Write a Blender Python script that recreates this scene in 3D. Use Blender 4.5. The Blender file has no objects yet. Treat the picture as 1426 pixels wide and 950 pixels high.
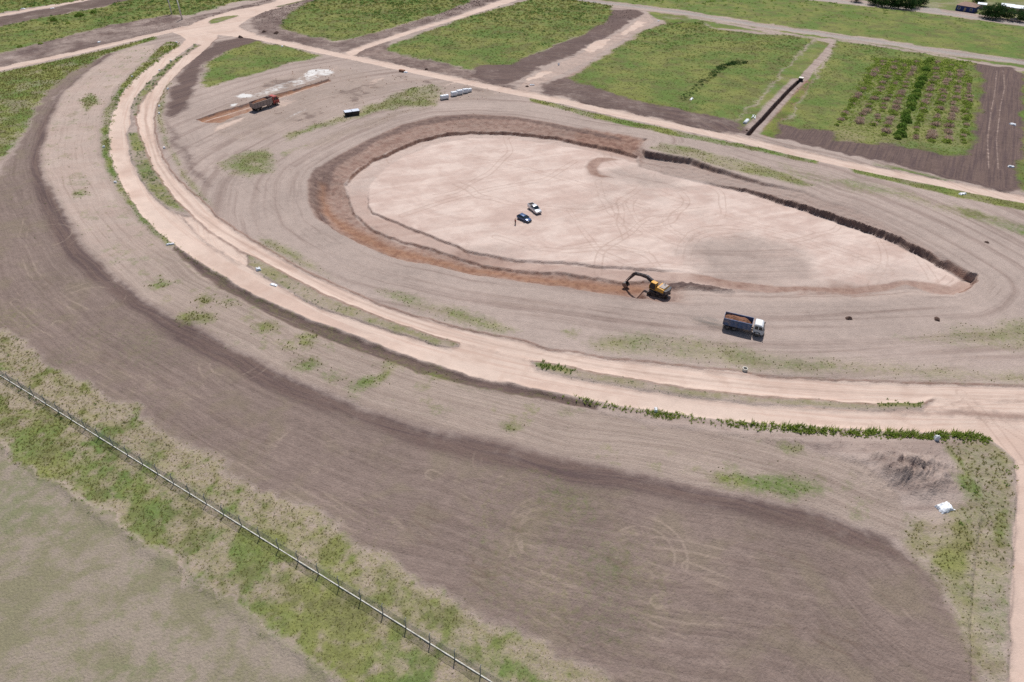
import bpy, bmesh, math, random
import numpy as np
from mathutils import Vector, Matrix

random.seed(7); rng = np.random.default_rng(11)
C = bpy.context.scene.collection
SC = bpy.context.scene
R = math.radians

# ------------------------------------------------------------------ camera, sky, sun, exposure
cam_d = bpy.data.cameras.new('camera'); cam = bpy.data.objects.new('camera', cam_d); C.objects.link(cam)
cam_d.sensor_width = 36.0; cam_d.lens = 36.0 * 920.0 / 1426.0
cam_d.clip_start = 0.5; cam_d.clip_end = 20000.0
cam.location = (0.0, 0.0, 84.0)
cam.matrix_world = Matrix.Translation((0, 0, 84.0)) @ Matrix.Rotation(R(90 - 38.3), 4, 'X') @ Matrix.Rotation(R(0.94), 4, 'Z')
SC.camera = cam
SUN_EL, SUN_AZ = R(60.0), R(4.6)          # azimuth clockwise from +Y
world = bpy.data.worlds.new('World'); SC.world = world; world.use_nodes = True
wn = world.node_tree.nodes; wl = world.node_tree.links
sky = wn.new('ShaderNodeTexSky'); sky.sky_type = 'NISHITA'; sky.sun_disc = False
sky.sun_elevation = SUN_EL; sky.sun_rotation = SUN_AZ
sky.dust_density = 1.5
bg = wn['Background']; bg.inputs['Strength'].default_value = 0.08
wl.new(sky.outputs['Color'], bg.inputs['Color'])
sun_d = bpy.data.lights.new('sun', 'SUN'); sun = bpy.data.objects.new('sun', sun_d); C.objects.link(sun)
sun_d.energy = 4.1; sun_d.angle = R(0.53); sun_d.color = (1.0, 0.97, 0.928)
sdir = Vector((math.sin(SUN_AZ) * math.cos(SUN_EL), math.cos(SUN_AZ) * math.cos(SUN_EL), math.sin(SUN_EL)))
sun.rotation_euler = sdir.to_track_quat('Z', 'Y').to_euler(); sun.location = sdir * 400
vs = SC.view_settings
vs.view_transform = 'Standard'; vs.look = 'None'; vs.gamma = 1.0; vs.use_curve_mapping = False
vs.exposure = 0.0
SC.cycles.use_denoising = False; SC.cycles.max_bounces = 4; SC.cycles.diffuse_bounces = 2; SC.cycles.transmission_bounces = 2; SC.cycles.glossy_bounces = 2; SC.cycles.transparent_max_bounces = 4

# ------------------------------------------------------------------ site survey: outlines in metres (x east, y north of the drone)
DATA = {}
DATA['road_outer'] = [(-158.6,339.7),(-155.1,323.1),(-156.1,305.3),(-154.4,283.7),(-152.7,267.1),(-148.8,250.1),(-142.1,230.5),(-136.5,217.0),(-128.9,201.9),(-120.2,186.3),(-113.7,177.1),(-106.2,166.8),(-98.4,157.3),(-90.6,149.0),(-84.6,143.5),(-81.7,141.0),(-74.8,134.5),(-66.1,128.2),(-56.6,121.1),(-48.9,116.4),(-41.7,112.4),(-35.7,109.5),(-30.1,106.8),(-24.4,103.4),(-18.6,100.6),(-13.0,98.1),(-7.5,95.7),(-0.3,94.0),(3.1,92.7),(8.2,91.2),(13.2,89.9),(19.8,87.8),(26.2,86.8),(32.6,85.5),(38.8,84.5),(45.5,84.0),(55.0,83.3),(64.4,82.6),(73.9,82.5),(82.1,82.2),(83.6,81.5),(84.9,79.2),(85.6,76.7),(82.9,71.2),(79.6,65.7),(71.6,53.0),(62.8,38.9),(58.7,32.4),(65.5,32.5),(104.1,94.7),(98.2,95.0),(79.3,91.7),(75.4,88.2),(66.6,87.8),(59.9,87.8),(53.4,88.2),(46.9,88.7),(36.8,89.9),(30.3,91.3),(23.7,92.4),(17.0,94.0),(10.2,95.7),(4.6,97.5),(4.2,99.0),(3.2,100.7),(-3.3,103.5),(-10.5,106.3),(-10.9,104.7),(-12.3,103.9),(-15.3,104.8),(-20.1,107.0),(-25.2,109.1),(-32.6,112.6),(-40.3,116.4),(-46.8,120.3),(-51.9,124.4),(-59.0,129.9),(-66.2,135.4),(-73.4,140.9),(-78.9,146.1),(-85.0,153.4),(-89.2,158.1),(-93.2,161.2),(-99.7,167.4),(-107.1,176.8),(-113.6,185.5),(-120.7,197.6),(-129.9,214.7),(-132.4,223.9),(-139.5,238.0),(-143.3,250.3),(-145.9,264.7),(-148.6,284.0),(-150.0,302.3),(-150.5,325.9),(-153.2,337.4)]
DATA['road_inner'] = [(-146.9,323.6),(-148.1,305.8),(-144.0,276.9),(-140.8,256.3),(-137.9,242.3),(-133.6,230.9),(-126.7,217.5),(-118.1,202.4),(-108.1,186.3),(-97.2,171.6),(-85.6,157.8),(-78.9,151.3),(-71.9,144.9),(-61.5,136.9),(-51.6,129.5),(-41.5,122.4),(-32.3,117.0),(-23.8,111.9),(-15.6,107.9),(-10.7,105.8),(-4.3,103.7),(-0.4,102.0),(3.2,100.7),(8.6,99.7),(17.2,97.1),(25.8,95.0),(34.1,93.1),(42.4,91.8),(47.6,91.3),(54.2,90.6),(60.8,90.1),(67.4,89.7),(76.6,90.1),(79.3,91.7),(95.4,90.1),(101.3,90.3),(104.3,94.9),(98.2,95.0),(76.6,95.3),(62.8,95.6),(49.8,96.7),(38.7,98.2),(28.3,99.8),(17.7,101.5),(7.0,104.2),(-0.5,107.3),(-8.0,109.5),(-12.1,110.9),(-20.2,114.0),(-28.7,118.4),(-37.7,124.0),(-47.6,130.4),(-55.8,136.8),(-63.6,143.7),(-71.6,150.4),(-78.7,157.2),(-84.7,164.3),(-95.5,176.3),(-104.1,186.9),(-111.7,198.0),(-120.4,214.5),(-128.0,231.1),(-133.1,246.8),(-137.7,265.2),(-140.5,287.0),(-141.2,308.5),(-144.1,338.0),(-149.1,340.3)]
DATA['road_mix'] = [(-89.2,158.1),(-85.0,153.4),(-78.9,146.1),(-73.4,140.9),(-66.2,135.4),(-60.5,130.8),(-65.0,139.5),(-71.9,144.9),(-79.0,151.3),(-85.6,157.8)]
DATA['road_junction'] = [(-171.6,352.8),(-166.5,359.7),(-163.0,377.7),(-154.3,396.8),(-145.4,406.4),(-139.3,420.0),(-139.0,433.9),(-116.0,435.7),(-124.1,417.3),(-130.6,403.9),(-137.5,391.1),(-141.0,377.6),(-141.4,360.6),(-133.5,351.0),(-127.9,345.8),(-125.0,336.5),(-135.1,339.9),(-145.7,343.3),(-143.9,335.3),(-146.7,324.9),(-155.1,330.7),(-162.5,340.8),(-169.1,346.6)]
DATA['island_junction'] = [(-159.6,368.5),(-159.7,374.8),(-154.9,381.5),(-149.4,383.6),(-147.9,381.2),(-151.0,373.8),(-153.8,365.8),(-156.9,364.1)]
DATA['island_junction2'] = [(-135.8,405.3),(-131.1,413.0),(-123.6,425.1),(-121.4,423.3),(-128.1,409.5),(-132.6,403.7)]
DATA['L_road_left'] = [(-219.6,272.8),(-214.2,282.9),(-206.2,294.8),(-197.2,307.5),(-183.6,330.2),(-169.4,350.1)]
DATA['L_road_straight'] = [(-130.9,342.8),(-126.6,340.4),(-85.9,315.8),(-49.9,294.0),(-25.3,278.9),(-1.0,264.7),(18.5,254.2),(37.8,241.5),(61.4,227.2),(83.7,213.6),(102.4,200.6),(110.3,195.9),(146.7,175.9),(153.3,172.1)]
DATA['L_road_farleft'] = [(-275.2,363.7),(-271.2,375.0),(-259.6,394.4),(-246.6,415.6),(-239.7,426.0)]
DATA['branch_a'] = [(-78.0,316.9),(-73.5,325.6),(-58.2,352.4),(-33.9,388.4),(-10.5,431.8),(-3.9,444.5),(6.2,445.2),(-2.4,428.5),(-24.5,394.1),(-49.8,356.5),(-69.5,322.2),(-72.2,312.5),(-74.7,310.1)]
DATA['branch_b_pale1'] = [(4.7,279.1),(7.8,288.0),(14.0,292.4),(14.8,289.4),(10.8,284.2),(6.8,278.2)]
DATA['branch_b_pale2'] = [(31.6,325.8),(37.4,338.8),(44.3,348.5),(46.2,343.3),(40.1,331.3),(34.9,322.4),(32.0,323.4)]
DATA['branch_b_pale3'] = [(51.5,355.9),(60.0,374.1),(66.2,385.5),(68.6,380.9),(63.2,369.8),(55.0,354.7)]
DATA['branch_b'] = [(-1.0,264.2),(4.8,282.9),(15.2,299.8),(30.4,323.3),(42.1,344.3),(53.6,364.7),(60.6,378.8),(70.6,402.5),(73.6,401.0),(74.1,384.5),(65.4,366.9),(55.5,350.6),(42.1,327.7),(32.1,307.3),(21.6,291.8),(13.6,279.6),(7.5,268.2),(3.2,261.9)]
DATA['spoil_b'] = [(14.9,275.9),(21.5,288.8),(35.5,309.7),(52.3,342.3),(69.0,371.7),(81.9,391.5),(80.9,381.7),(65.4,359.6),(46.8,324.3),(34.4,297.7),(22.5,280.0),(17.6,270.5)]
DATA['L_gravel_top'] = [(21.4,444.4),(33.9,435.2),(61.6,423.6),(93.2,405.9),(131.0,377.9),(162.4,359.5),(184.5,347.1),(203.9,332.4),(231.3,317.5),(241.9,311.4)]
DATA['L_street_top'] = [(173.4,456.2),(188.8,447.0),(234.0,423.2),(245.7,415.0),(275.7,391.7),(287.4,383.1)]
DATA['street_cross'] = [(234.0,421.4),(258.7,462.9),(268.6,463.6),(250.7,435.8),(243.7,416.6),(238.5,416.3)]
DATA['road_right_corner'] = [(83.6,81.5),(84.9,79.3),(85.6,76.7),(82.9,71.2),(89.3,71.4),(98.0,85.0),(88.3,83.9)]
DATA['field'] = [(-112.1,108.2),(-104.9,106.2),(-100.8,103.0),(-93.6,99.3),(-82.8,92.6),(-71.6,87.0),(-60.5,80.3),(-52.3,75.3),(-44.7,70.8),(-40.3,68.7),(-31.4,63.5),(-24.5,59.7),(-18.3,55.8),(-10.0,51.6),(-3.5,47.9),(0.8,45.3),(5.1,42.8),(9.6,40.0),(12.8,37.4),(18.9,31.9),(56.5,32.4),(58.1,39.0),(59.7,44.2),(60.5,48.2),(60.4,51.9),(59.0,55.5),(56.6,58.5),(52.4,60.7),(47.7,62.8),(39.9,64.7),(28.9,67.5),(17.7,70.5),(9.0,72.3),(0.6,75.0),(-6.4,76.7),(-12.7,78.3),(-19.3,80.9),(-26.1,83.4),(-32.7,86.7),(-39.2,90.0),(-49.5,96.1),(-59.9,102.9),(-69.7,109.4),(-79.1,115.0),(-91.9,125.3),(-103.3,136.9),(-114.4,150.1),(-125.2,163.0),(-134.6,174.8),(-144.5,188.5),(-153.1,205.0),(-163.7,228.1),(-173.7,255.5),(-177.1,278.0),(-179.9,299.5),(-185.8,297.0),(-183.5,275.7),(-176.9,249.5),(-167.2,223.7),(-156.1,196.2),(-152.4,183.0),(-151.6,168.7)]
DATA['dark_band'] = [(-178.9,308.6),(-178.1,295.3),(-177.0,280.0),(-173.0,257.2),(-162.3,228.1),(-148.9,199.3),(-139.9,183.5),(-135.2,177.2),(-128.8,169.5),(-117.5,155.9),(-105.9,142.0),(-94.1,129.8),(-80.9,119.0),(-71.3,113.1),(-61.4,107.1),(-50.7,99.8),(-40.0,93.0),(-33.4,89.8),(-26.7,86.5),(-19.8,83.9),(-13.0,81.4),(-6.6,79.8),(0.5,78.2),(9.1,75.1),(18.0,73.4),(23.8,71.5),(30.7,69.4),(41.0,66.9),(46.0,66.2),(48.5,65.1),(53.1,62.5),(57.6,60.0),(59.2,55.8),(58.0,55.1),(54.8,56.8),(50.3,58.6),(45.5,60.4),(39.3,62.5),(33.9,64.6),(28.6,65.8),(20.3,67.8),(8.8,69.7),(-0.0,72.1),(-6.2,73.6),(-12.4,75.4),(-18.9,77.8),(-27.2,82.3),(-36.4,85.8),(-48.2,92.0),(-57.6,97.4),(-68.9,104.5),(-76.3,110.4),(-88.0,118.8),(-99.6,128.1),(-110.7,139.1),(-122.2,152.5),(-133.6,168.0),(-144.5,183.3),(-152.7,199.2),(-160.7,216.0),(-167.2,232.9),(-173.7,253.0),(-177.6,275.1),(-181.5,298.3),(-182.6,309.5)]
DATA['strip'] = [(-178.8,306.3),(-176.3,318.2),(-167.8,324.9),(-162.3,310.7),(-159.9,285.9),(-155.6,262.5),(-149.3,239.8),(-141.4,220.1),(-129.5,197.3),(-121.3,184.2),(-113.9,173.7),(-104.6,161.7),(-96.5,153.0),(-88.2,144.7),(-80.6,137.0),(-73.1,130.7),(-64.1,124.4),(-55.7,118.4),(-48.2,113.8),(-39.4,108.9),(-31.0,104.4),(-23.1,100.0),(-15.6,96.3),(-7.1,92.8),(0.4,90.6),(9.0,88.1),(17.9,85.0),(26.6,82.7),(36.4,81.1),(44.9,80.3),(50.4,77.9),(58.7,74.1),(62.0,68.2),(61.5,64.0),(58.8,59.7),(57.7,60.3),(53.1,62.5),(48.5,65.1),(46.0,66.2),(41.0,66.9),(30.7,69.4),(23.8,71.5),(18.0,73.4),(9.1,75.1),(0.5,78.2),(-6.6,79.8),(-13.0,81.4),(-19.8,83.9),(-26.7,86.5),(-33.4,89.8),(-40.0,93.0),(-50.7,99.8),(-61.4,107.1),(-71.3,113.1),(-80.9,119.0),(-94.1,129.8),(-105.9,142.0),(-117.5,155.9),(-128.8,169.5),(-135.2,177.2),(-141.6,186.0),(-149.2,199.3),(-162.5,228.1),(-173.2,257.2),(-177.2,279.9),(-178.2,295.3)]
DATA['bank_dark'] = [(-84.2,142.7),(-81.4,140.7),(-74.7,134.2),(-66.0,127.9),(-56.5,120.8),(-48.8,116.1),(-41.6,112.1),(-30.1,106.5),(-24.3,103.2),(-18.6,100.4),(-12.9,97.9),(-7.5,95.5),(-0.3,93.8),(3.1,92.5),(8.2,90.8),(15.6,88.3),(15.4,86.4),(9.0,88.1),(2.4,89.9),(-1.6,90.9),(-8.4,92.8),(-15.5,95.3),(-22.9,98.7),(-30.6,102.5),(-38.8,106.5),(-47.5,111.2),(-55.1,116.2),(-63.3,122.1),(-72.4,128.9),(-79.2,135.7),(-83.9,140.6)]
DATA['bank_soil2'] = [(-1.6,90.9),(9.0,88.5),(18.0,86.1),(24.3,84.8),(31.7,83.1),(41.5,81.6),(51.5,81.1),(63.7,80.4),(73.7,80.3),(74.8,76.0),(72.1,69.8),(66.0,66.9),(62.6,68.2),(60.8,73.4),(53.7,76.8),(45.8,79.0),(36.3,80.8),(26.6,83.0),(17.9,85.3),(9.0,87.3)]
DATA['verge'] = [(-112.1,108.2),(-104.9,106.2),(-100.8,103.0),(-93.6,99.3),(-82.8,92.6),(-71.6,87.0),(-60.5,80.3),(-52.3,75.3),(-44.7,70.8),(-40.3,68.7),(-31.4,63.5),(-24.5,59.7),(-18.3,55.8),(-10.0,51.6),(-3.5,47.9),(0.8,45.3),(5.1,42.8),(9.6,40.0),(12.8,37.4),(18.9,31.9),(-9.5,31.4),(-18.9,36.9),(-21.0,38.0),(-27.6,41.5),(-33.4,45.0),(-39.8,49.1),(-46.4,53.2),(-53.1,56.6),(-58.9,60.3),(-64.5,63.1),(-72.6,68.0),(-79.4,72.1),(-85.9,75.5),(-93.0,78.9)]
DATA['meadow'] = [(-93.0,78.9),(-85.9,75.5),(-79.4,72.1),(-72.6,68.0),(-64.5,63.1),(-58.9,60.3),(-53.1,56.6),(-46.4,53.2),(-39.8,49.1),(-33.4,45.0),(-27.6,41.5),(-21.0,38.0),(-18.9,36.9),(-9.5,31.4),(-61.5,30.6)]
DATA['corner_grass'] = [(76.4,80.2),(83.6,81.5),(84.9,79.3),(85.6,76.2),(79.6,65.7),(71.6,53.0),(62.7,38.7),(58.7,32.4),(56.5,32.4),(58.1,39.0),(59.7,44.2),(60.5,48.2),(60.4,51.9),(59.0,55.5),(58.8,59.7),(61.8,64.7),(66.3,65.2),(71.1,67.0),(73.8,71.4),(75.2,76.0)]
DATA['corner_green1'] = [(76.3,80.0),(76.5,78.5),(76.7,76.1),(76.7,73.7),(77.1,71.7),(76.9,68.5),(75.2,66.3),(73.1,67.0),(72.8,69.1),(72.2,71.0),(72.9,72.8),(74.7,73.7),(75.2,76.0),(75.0,78.0)]
DATA['corner_green2'] = [(81.1,77.4),(83.1,78.1),(83.4,76.2),(82.9,74.9),(81.6,75.4)]
DATA['corner_green3'] = [(61.2,63.4),(63.2,64.6),(65.6,63.8),(69.3,64.4),(73.1,65.3),(72.4,62.9),(69.9,59.0),(66.7,55.4),(63.3,51.9),(62.3,53.0),(61.4,55.3),(60.7,56.4),(62.8,58.9),(66.3,60.8),(63.5,61.7),(60.6,60.7)]
DATA['corner_green4'] = [(75.9,66.4),(79.2,67.1),(79.2,65.7),(73.7,56.7),(69.9,50.9),(66.1,45.7),(66.3,47.7),(70.4,54.3),(71.6,59.1),(74.3,64.3)]
DATA['corner_soil'] = [(64.3,64.6),(66.7,64.9),(68.1,63.9),(66.8,62.1),(64.4,61.7),(63.4,63.0)]
DATA['ditch_right'] = [(73.2,64.3),(73.7,63.6),(69.7,57.8),(66.0,51.9),(62.2,45.6),(58.8,39.0),(58.1,39.0),(61.4,45.6),(65.2,51.9),(68.8,57.8)]
DATA['green_left'] = [(-211.5,260.5),(-206.1,269.8),(-197.4,284.8),(-188.0,301.3),(-182.0,308.4),(-181.7,295.1),(-182.7,279.6),(-180.0,263.0),(-174.8,244.0),(-166.9,222.4),(-159.4,200.0),(-156.8,190.1),(-157.6,177.8)]
DATA['green_r0'] = [(-216.0,267.4),(-211.3,278.1),(-203.2,289.6),(-194.3,302.0),(-180.7,324.1),(-174.4,338.7),(-170.5,333.6),(-177.0,318.1),(-185.5,302.5),(-196.3,282.9),(-202.8,264.5),(-207.2,253.8)]
DATA['soil_r0_up'] = [(-226.4,283.2),(-226.9,303.5),(-217.0,328.1),(-204.2,353.5),(-194.0,370.8),(-183.2,377.9),(-173.0,372.3),(-162.8,387.6),(-147.7,413.6),(-142.1,429.6),(-140.3,433.8),(-145.4,406.4),(-154.3,396.8),(-163.0,377.7),(-166.2,359.0),(-171.6,352.8),(-184.8,332.7),(-198.4,309.7),(-215.7,285.3),(-221.4,275.6)]
DATA['green_tl'] = [(-263.3,339.8),(-257.5,352.9),(-246.8,371.9),(-231.4,393.0),(-222.3,415.6),(-219.4,427.6),(-132.8,434.4),(-143.6,427.5),(-160.3,414.6),(-169.1,394.0),(-174.6,380.2),(-183.5,379.5),(-194.7,372.3),(-204.9,354.9),(-217.7,329.4),(-228.3,305.6),(-230.9,290.2)]
DATA['soil_tl'] = [(-273.0,354.8),(-267.4,368.9),(-255.8,387.7),(-243.7,410.1),(-243.8,425.7),(-213.3,428.1),(-222.3,415.6),(-233.1,396.3),(-247.7,373.4),(-258.4,354.3),(-264.1,341.1)]
DATA['green_tl2'] = [(-315.6,420.0),(-247.8,425.4),(-246.6,415.6),(-261.5,397.8),(-274.1,379.7),(-280.6,366.4)]
DATA['plot1'] = [(-120.8,366.5),(-122.1,380.6),(-122.3,404.5),(-118.2,423.5),(-116.0,435.7),(-13.4,443.7),(-26.5,428.6),(-31.9,415.6),(-52.5,379.0),(-74.6,344.4),(-85.5,335.0),(-100.8,342.7),(-117.9,356.3)]
DATA['soil_p1'] = [(-137.9,376.3),(-139.2,392.7),(-131.6,407.4),(-121.6,427.2),(-118.3,427.5),(-121.1,402.8),(-121.3,377.4),(-117.2,356.4),(-100.3,340.7),(-86.0,331.2),(-74.2,342.4),(-52.2,375.8),(-27.5,424.6),(-19.2,435.1),(-13.1,431.6),(-34.2,391.7),(-58.7,355.9),(-73.9,328.1),(-79.1,319.2),(-87.2,319.9),(-105.4,332.5),(-124.8,346.0),(-131.2,358.4)]
DATA['plot2'] = [(-60.6,322.7),(-54.8,335.7),(-33.1,378.7),(-2.4,420.8),(6.1,433.0),(12.7,445.8),(21.5,446.4),(54.2,421.2),(54.0,412.0),(48.5,385.9),(34.8,358.4),(13.5,327.2),(-2.9,300.9),(-17.6,300.1),(-19.7,292.6),(-35.3,303.4),(-51.6,312.6)]
DATA['soil_p2'] = [(-72.3,319.6),(-61.6,335.2),(-60.6,322.7),(-51.4,311.5),(-35.2,301.2),(-19.5,290.6),(-16.3,281.8),(-1.1,269.5),(-1.9,265.9),(-23.5,282.4),(-49.5,298.3),(-73.5,312.5)]
DATA['dark_p2'] = [(-17.5,299.0),(-6.0,300.7),(-2.9,299.8),(13.4,323.5),(34.5,354.8),(48.5,385.9),(52.8,408.3),(66.3,409.3),(68.3,400.7),(47.9,362.8),(30.9,330.7),(8.9,298.4),(-1.2,278.8),(-8.4,275.6),(-16.7,282.8)]
DATA['plot3'] = [(21.3,280.9),(43.6,322.9),(64.9,364.0),(78.7,380.0),(99.5,386.2),(103.7,368.0),(127.5,360.8),(150.0,355.2),(126.1,316.0),(108.1,284.6),(90.7,254.5),(80.0,236.4),(75.5,239.1),(58.6,247.7),(46.3,255.6),(36.9,265.3)]
DATA['soil_p3'] = [(12.8,273.9),(21.4,282.9),(37.0,266.2),(58.7,248.2),(75.9,238.4),(79.7,235.0),(78.3,223.9),(67.1,228.1),(47.6,240.8),(30.3,251.6),(18.8,260.1),(11.6,264.0)]
DATA['dark_p3top'] = [(82.5,388.3),(97.9,384.5),(96.4,372.0),(86.1,372.8),(79.6,378.5)]
DATA['trench_strip'] = [(77.3,223.8),(80.0,236.4),(90.7,254.5),(108.1,284.6),(126.1,316.0),(149.0,352.4),(153.5,340.7),(134.5,308.7),(122.3,283.4),(111.8,263.0),(94.7,232.8),(89.3,221.7)]
DATA['trench_spoil'] = [(85.0,221.6),(86.5,228.3),(98.0,247.0),(113.1,272.7),(120.9,285.2),(123.6,285.4),(119.1,275.7),(104.7,251.2),(93.2,231.4),(88.5,221.7)]
DATA['plot4'] = [(94.7,232.8),(111.8,263.0),(122.3,283.4),(152.6,338.1),(158.9,350.3),(180.7,338.5),(199.5,323.7),(208.4,315.0),(199.4,293.3),(175.4,253.3),(154.4,216.9),(147.0,208.7),(140.4,207.2),(133.0,212.9),(122.2,217.0),(108.4,219.7),(110.3,228.0)]
DATA['crop'] = [(163.4,318.2),(204.9,317.1),(177.3,262.9),(150.4,210.6),(140.7,207.8),(133.3,213.5),(122.3,217.4),(109.5,220.7),(110.1,226.0)]
DATA['dark_p5'] = [(92.0,230.6),(94.7,232.8),(109.2,227.3),(118.1,216.6),(132.5,211.7),(146.4,207.5),(154.5,216.9),(175.9,254.6),(199.1,293.3),(207.5,312.8),(219.9,305.8),(216.8,294.3),(178.9,232.4),(149.3,183.6),(145.1,182.5),(134.4,190.5),(124.0,197.6),(112.2,206.1),(101.7,214.6),(89.7,223.1)]
DATA['green_p5r'] = [(221.9,302.8),(232.8,297.2),(156.9,177.7),(149.5,180.7),(149.8,183.6),(179.4,232.4)]
DATA['topfield'] = [(21.5,446.4),(34.3,441.2),(62.3,429.4),(94.3,411.3),(132.7,383.7),(164.3,364.6),(186.7,352.0),(206.5,337.5),(234.2,322.2),(244.8,316.0),(283.4,376.7),(272.8,386.8),(242.9,409.5),(231.3,417.6),(186.5,440.8),(171.3,449.8),(165.0,457.7)]
DATA['top_between'] = [(150.0,355.2),(128.4,363.7),(91.9,398.9),(72.3,406.2),(78.7,380.0),(99.5,386.2),(104.4,371.0),(128.4,363.7),(150.5,356.6),(182.5,342.5),(209.7,317.4),(236.2,302.5),(239.7,308.0),(201.3,327.4),(160.5,354.5),(129.5,372.6),(91.9,398.9)]
DATA['houses_yard'] = [(192.6,459.9),(237.7,431.0),(250.5,424.4),(280.8,400.2),(292.6,391.3),(343.8,471.7)]
DATA['dark_loop'] = [(-142.0,330.2),(-134.7,338.6),(-125.2,339.2),(-118.0,329.2),(-128.0,318.7),(-133.5,306.7),(-132.6,291.5),(-128.7,275.8),(-122.9,256.4),(-119.4,240.4),(-119.5,233.0),(-121.8,229.3),(-125.0,232.7),(-130.3,247.7),(-136.6,271.6),(-141.0,295.3),(-143.1,315.4)]
DATA['dark_loop2'] = [(-125.0,232.7),(-121.6,229.3),(-113.9,216.1),(-106.0,204.0),(-97.8,193.0),(-90.7,182.9),(-85.7,174.8),(-87.7,174.7),(-96.3,185.2),(-107.3,199.9),(-117.4,215.9)]
DATA['g1'] = [(-129.6,283.5),(-133.2,298.9),(-131.2,313.7),(-124.2,332.6),(-106.3,323.6),(-87.6,310.5),(-91.0,302.4),(-99.1,297.6),(-104.6,286.9),(-107.8,280.8),(-115.4,272.7),(-118.5,265.3),(-120.6,263.4),(-124.8,268.6)]
DATA['g2'] = [(-76.0,210.8),(-76.8,217.1),(-67.3,228.3),(-61.9,235.7),(-56.4,243.5),(-48.9,255.0),(-42.4,267.4),(-34.2,271.5),(-27.5,266.4),(-28.8,256.9),(-31.7,247.8),(-41.9,244.2),(-53.7,236.1),(-62.1,227.1),(-67.9,220.1)]
DATA['g3'] = [(-90.0,191.7),(-86.0,200.8),(-78.6,205.2),(-74.8,194.0),(-74.2,186.0),(-78.0,179.9),(-84.7,182.6)]
DATA['g3b'] = [(-76.1,201.2),(-69.3,206.8),(-65.1,208.8),(-68.5,203.9),(-72.3,196.8)]
DATA['strip_rubble'] = [(-69.1,206.2),(-64.2,215.1),(-54.6,227.5),(-41.7,242.6),(-31.7,247.8),(-30.9,244.7),(-40.9,236.7),(-53.3,220.7),(-62.5,207.7),(-67.1,202.7)]
DATA['verge_inner1'] = [(-143.0,275.0),(-138.0,271.5),(-132.0,251.7),(-125.5,232.7),(-115.6,212.8),(-104.3,194.4),(-94.4,180.2),(-84.6,167.5),(-80.1,161.7),(-85.0,164.9),(-94.1,176.4),(-103.5,190.1),(-114.0,206.7),(-124.5,225.7),(-132.8,246.0)]
DATA['verge_inner2'] = [(-65.1,147.3),(-60.6,145.6),(-51.6,138.9),(-44.5,132.2),(-41.2,128.0),(-46.2,130.9),(-54.6,137.1),(-62.8,143.7)]
DATA['verge_inner3'] = [(-30.8,124.7),(-25.0,124.0),(-18.2,120.5),(-10.0,117.5),(-3.6,113.7),(1.3,110.0),(-2.0,109.0),(-9.6,111.7),(-17.6,115.1),(-24.3,118.7)]
DATA['verge_inner4'] = [(10.8,110.3),(13.1,111.4),(14.8,109.9),(12.9,107.4),(11.2,108.3)]
DATA['verge_inner5'] = [(15.0,106.5),(20.5,109.1),(28.1,109.8),(35.4,109.0),(43.9,107.0),(52.1,104.7),(63.1,102.7),(76.9,101.5),(100.8,99.2),(106.8,99.0),(104.9,96.0),(98.7,95.8),(74.8,96.7),(50.1,97.7),(33.8,100.4),(22.7,102.5),(17.0,104.0)]
DATA['verge_right'] = [(81.1,110.7),(91.3,113.0),(110.9,116.1),(118.2,116.8),(111.1,105.8),(105.0,106.3),(91.8,108.1),(83.4,109.3)]
DATA['outer_verge'] = [(-159.8,329.1),(-155.1,323.1),(-156.1,305.3),(-154.4,283.7),(-152.7,267.1),(-148.8,250.1),(-142.1,230.5),(-136.5,217.0),(-128.9,201.9),(-120.2,186.3),(-113.7,177.1),(-106.2,166.8),(-98.4,157.3),(-90.6,149.0),(-84.6,143.4),(-85.1,142.0),(-91.4,147.9),(-98.6,155.3),(-106.4,164.1),(-113.9,173.7),(-121.3,184.2),(-130.7,200.1),(-140.2,218.2),(-148.8,239.0),(-154.9,261.6),(-159.1,284.9),(-162.8,311.8),(-164.4,328.9)]
DATA['outer_verge_dark'] = [(-113.7,177.1),(-106.2,166.8),(-98.4,157.3),(-90.6,149.0),(-84.6,143.4),(-85.1,142.7),(-91.4,147.9),(-98.3,155.3),(-106.2,165.0),(-113.8,175.6)]
DATA['median1'] = [(-149.5,323.5),(-146.9,323.6),(-147.2,303.6),(-143.6,275.9),(-140.4,255.5),(-137.6,241.9),(-133.6,230.9),(-135.5,232.2),(-138.9,238.0),(-142.9,249.5),(-145.6,263.9),(-148.3,283.5),(-149.4,301.3)]
DATA['median2'] = [(-128.8,213.5),(-128.6,216.1),(-126.2,216.2),(-117.9,201.8),(-107.9,185.7),(-97.3,171.6),(-87.4,159.3),(-89.5,158.9),(-93.3,161.6),(-99.7,167.4),(-107.1,176.8),(-113.4,185.5),(-120.5,197.7)]
DATA['median3'] = [(-64.6,138.5),(-60.9,135.9),(-51.5,128.9),(-41.4,121.8),(-32.2,116.5),(-23.7,111.4),(-15.6,107.4),(-10.7,105.6),(-10.9,104.7),(-12.3,104.2),(-15.3,105.0),(-20.2,107.3),(-25.2,109.3),(-32.6,112.9),(-40.4,116.6),(-46.9,120.6),(-52.0,124.7),(-59.1,130.2),(-63.0,133.6)]
DATA['median4'] = [(4.6,99.6),(8.6,99.3),(17.2,96.7),(25.7,94.6),(34.1,92.7),(42.3,91.4),(47.5,90.9),(54.1,90.3),(60.6,89.7),(67.3,89.5),(76.5,89.9),(75.4,88.3),(66.7,88.0),(60.0,88.0),(53.4,88.4),(47.0,89.0),(36.9,90.1),(30.3,91.5),(23.7,92.6),(17.0,94.2),(10.2,95.9),(4.8,97.7)]
DATA['median4_green'] = [(68.0,89.9),(72.0,90.6),(76.5,89.9),(75.6,88.5),(69.8,88.6),(67.5,88.7)]
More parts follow.
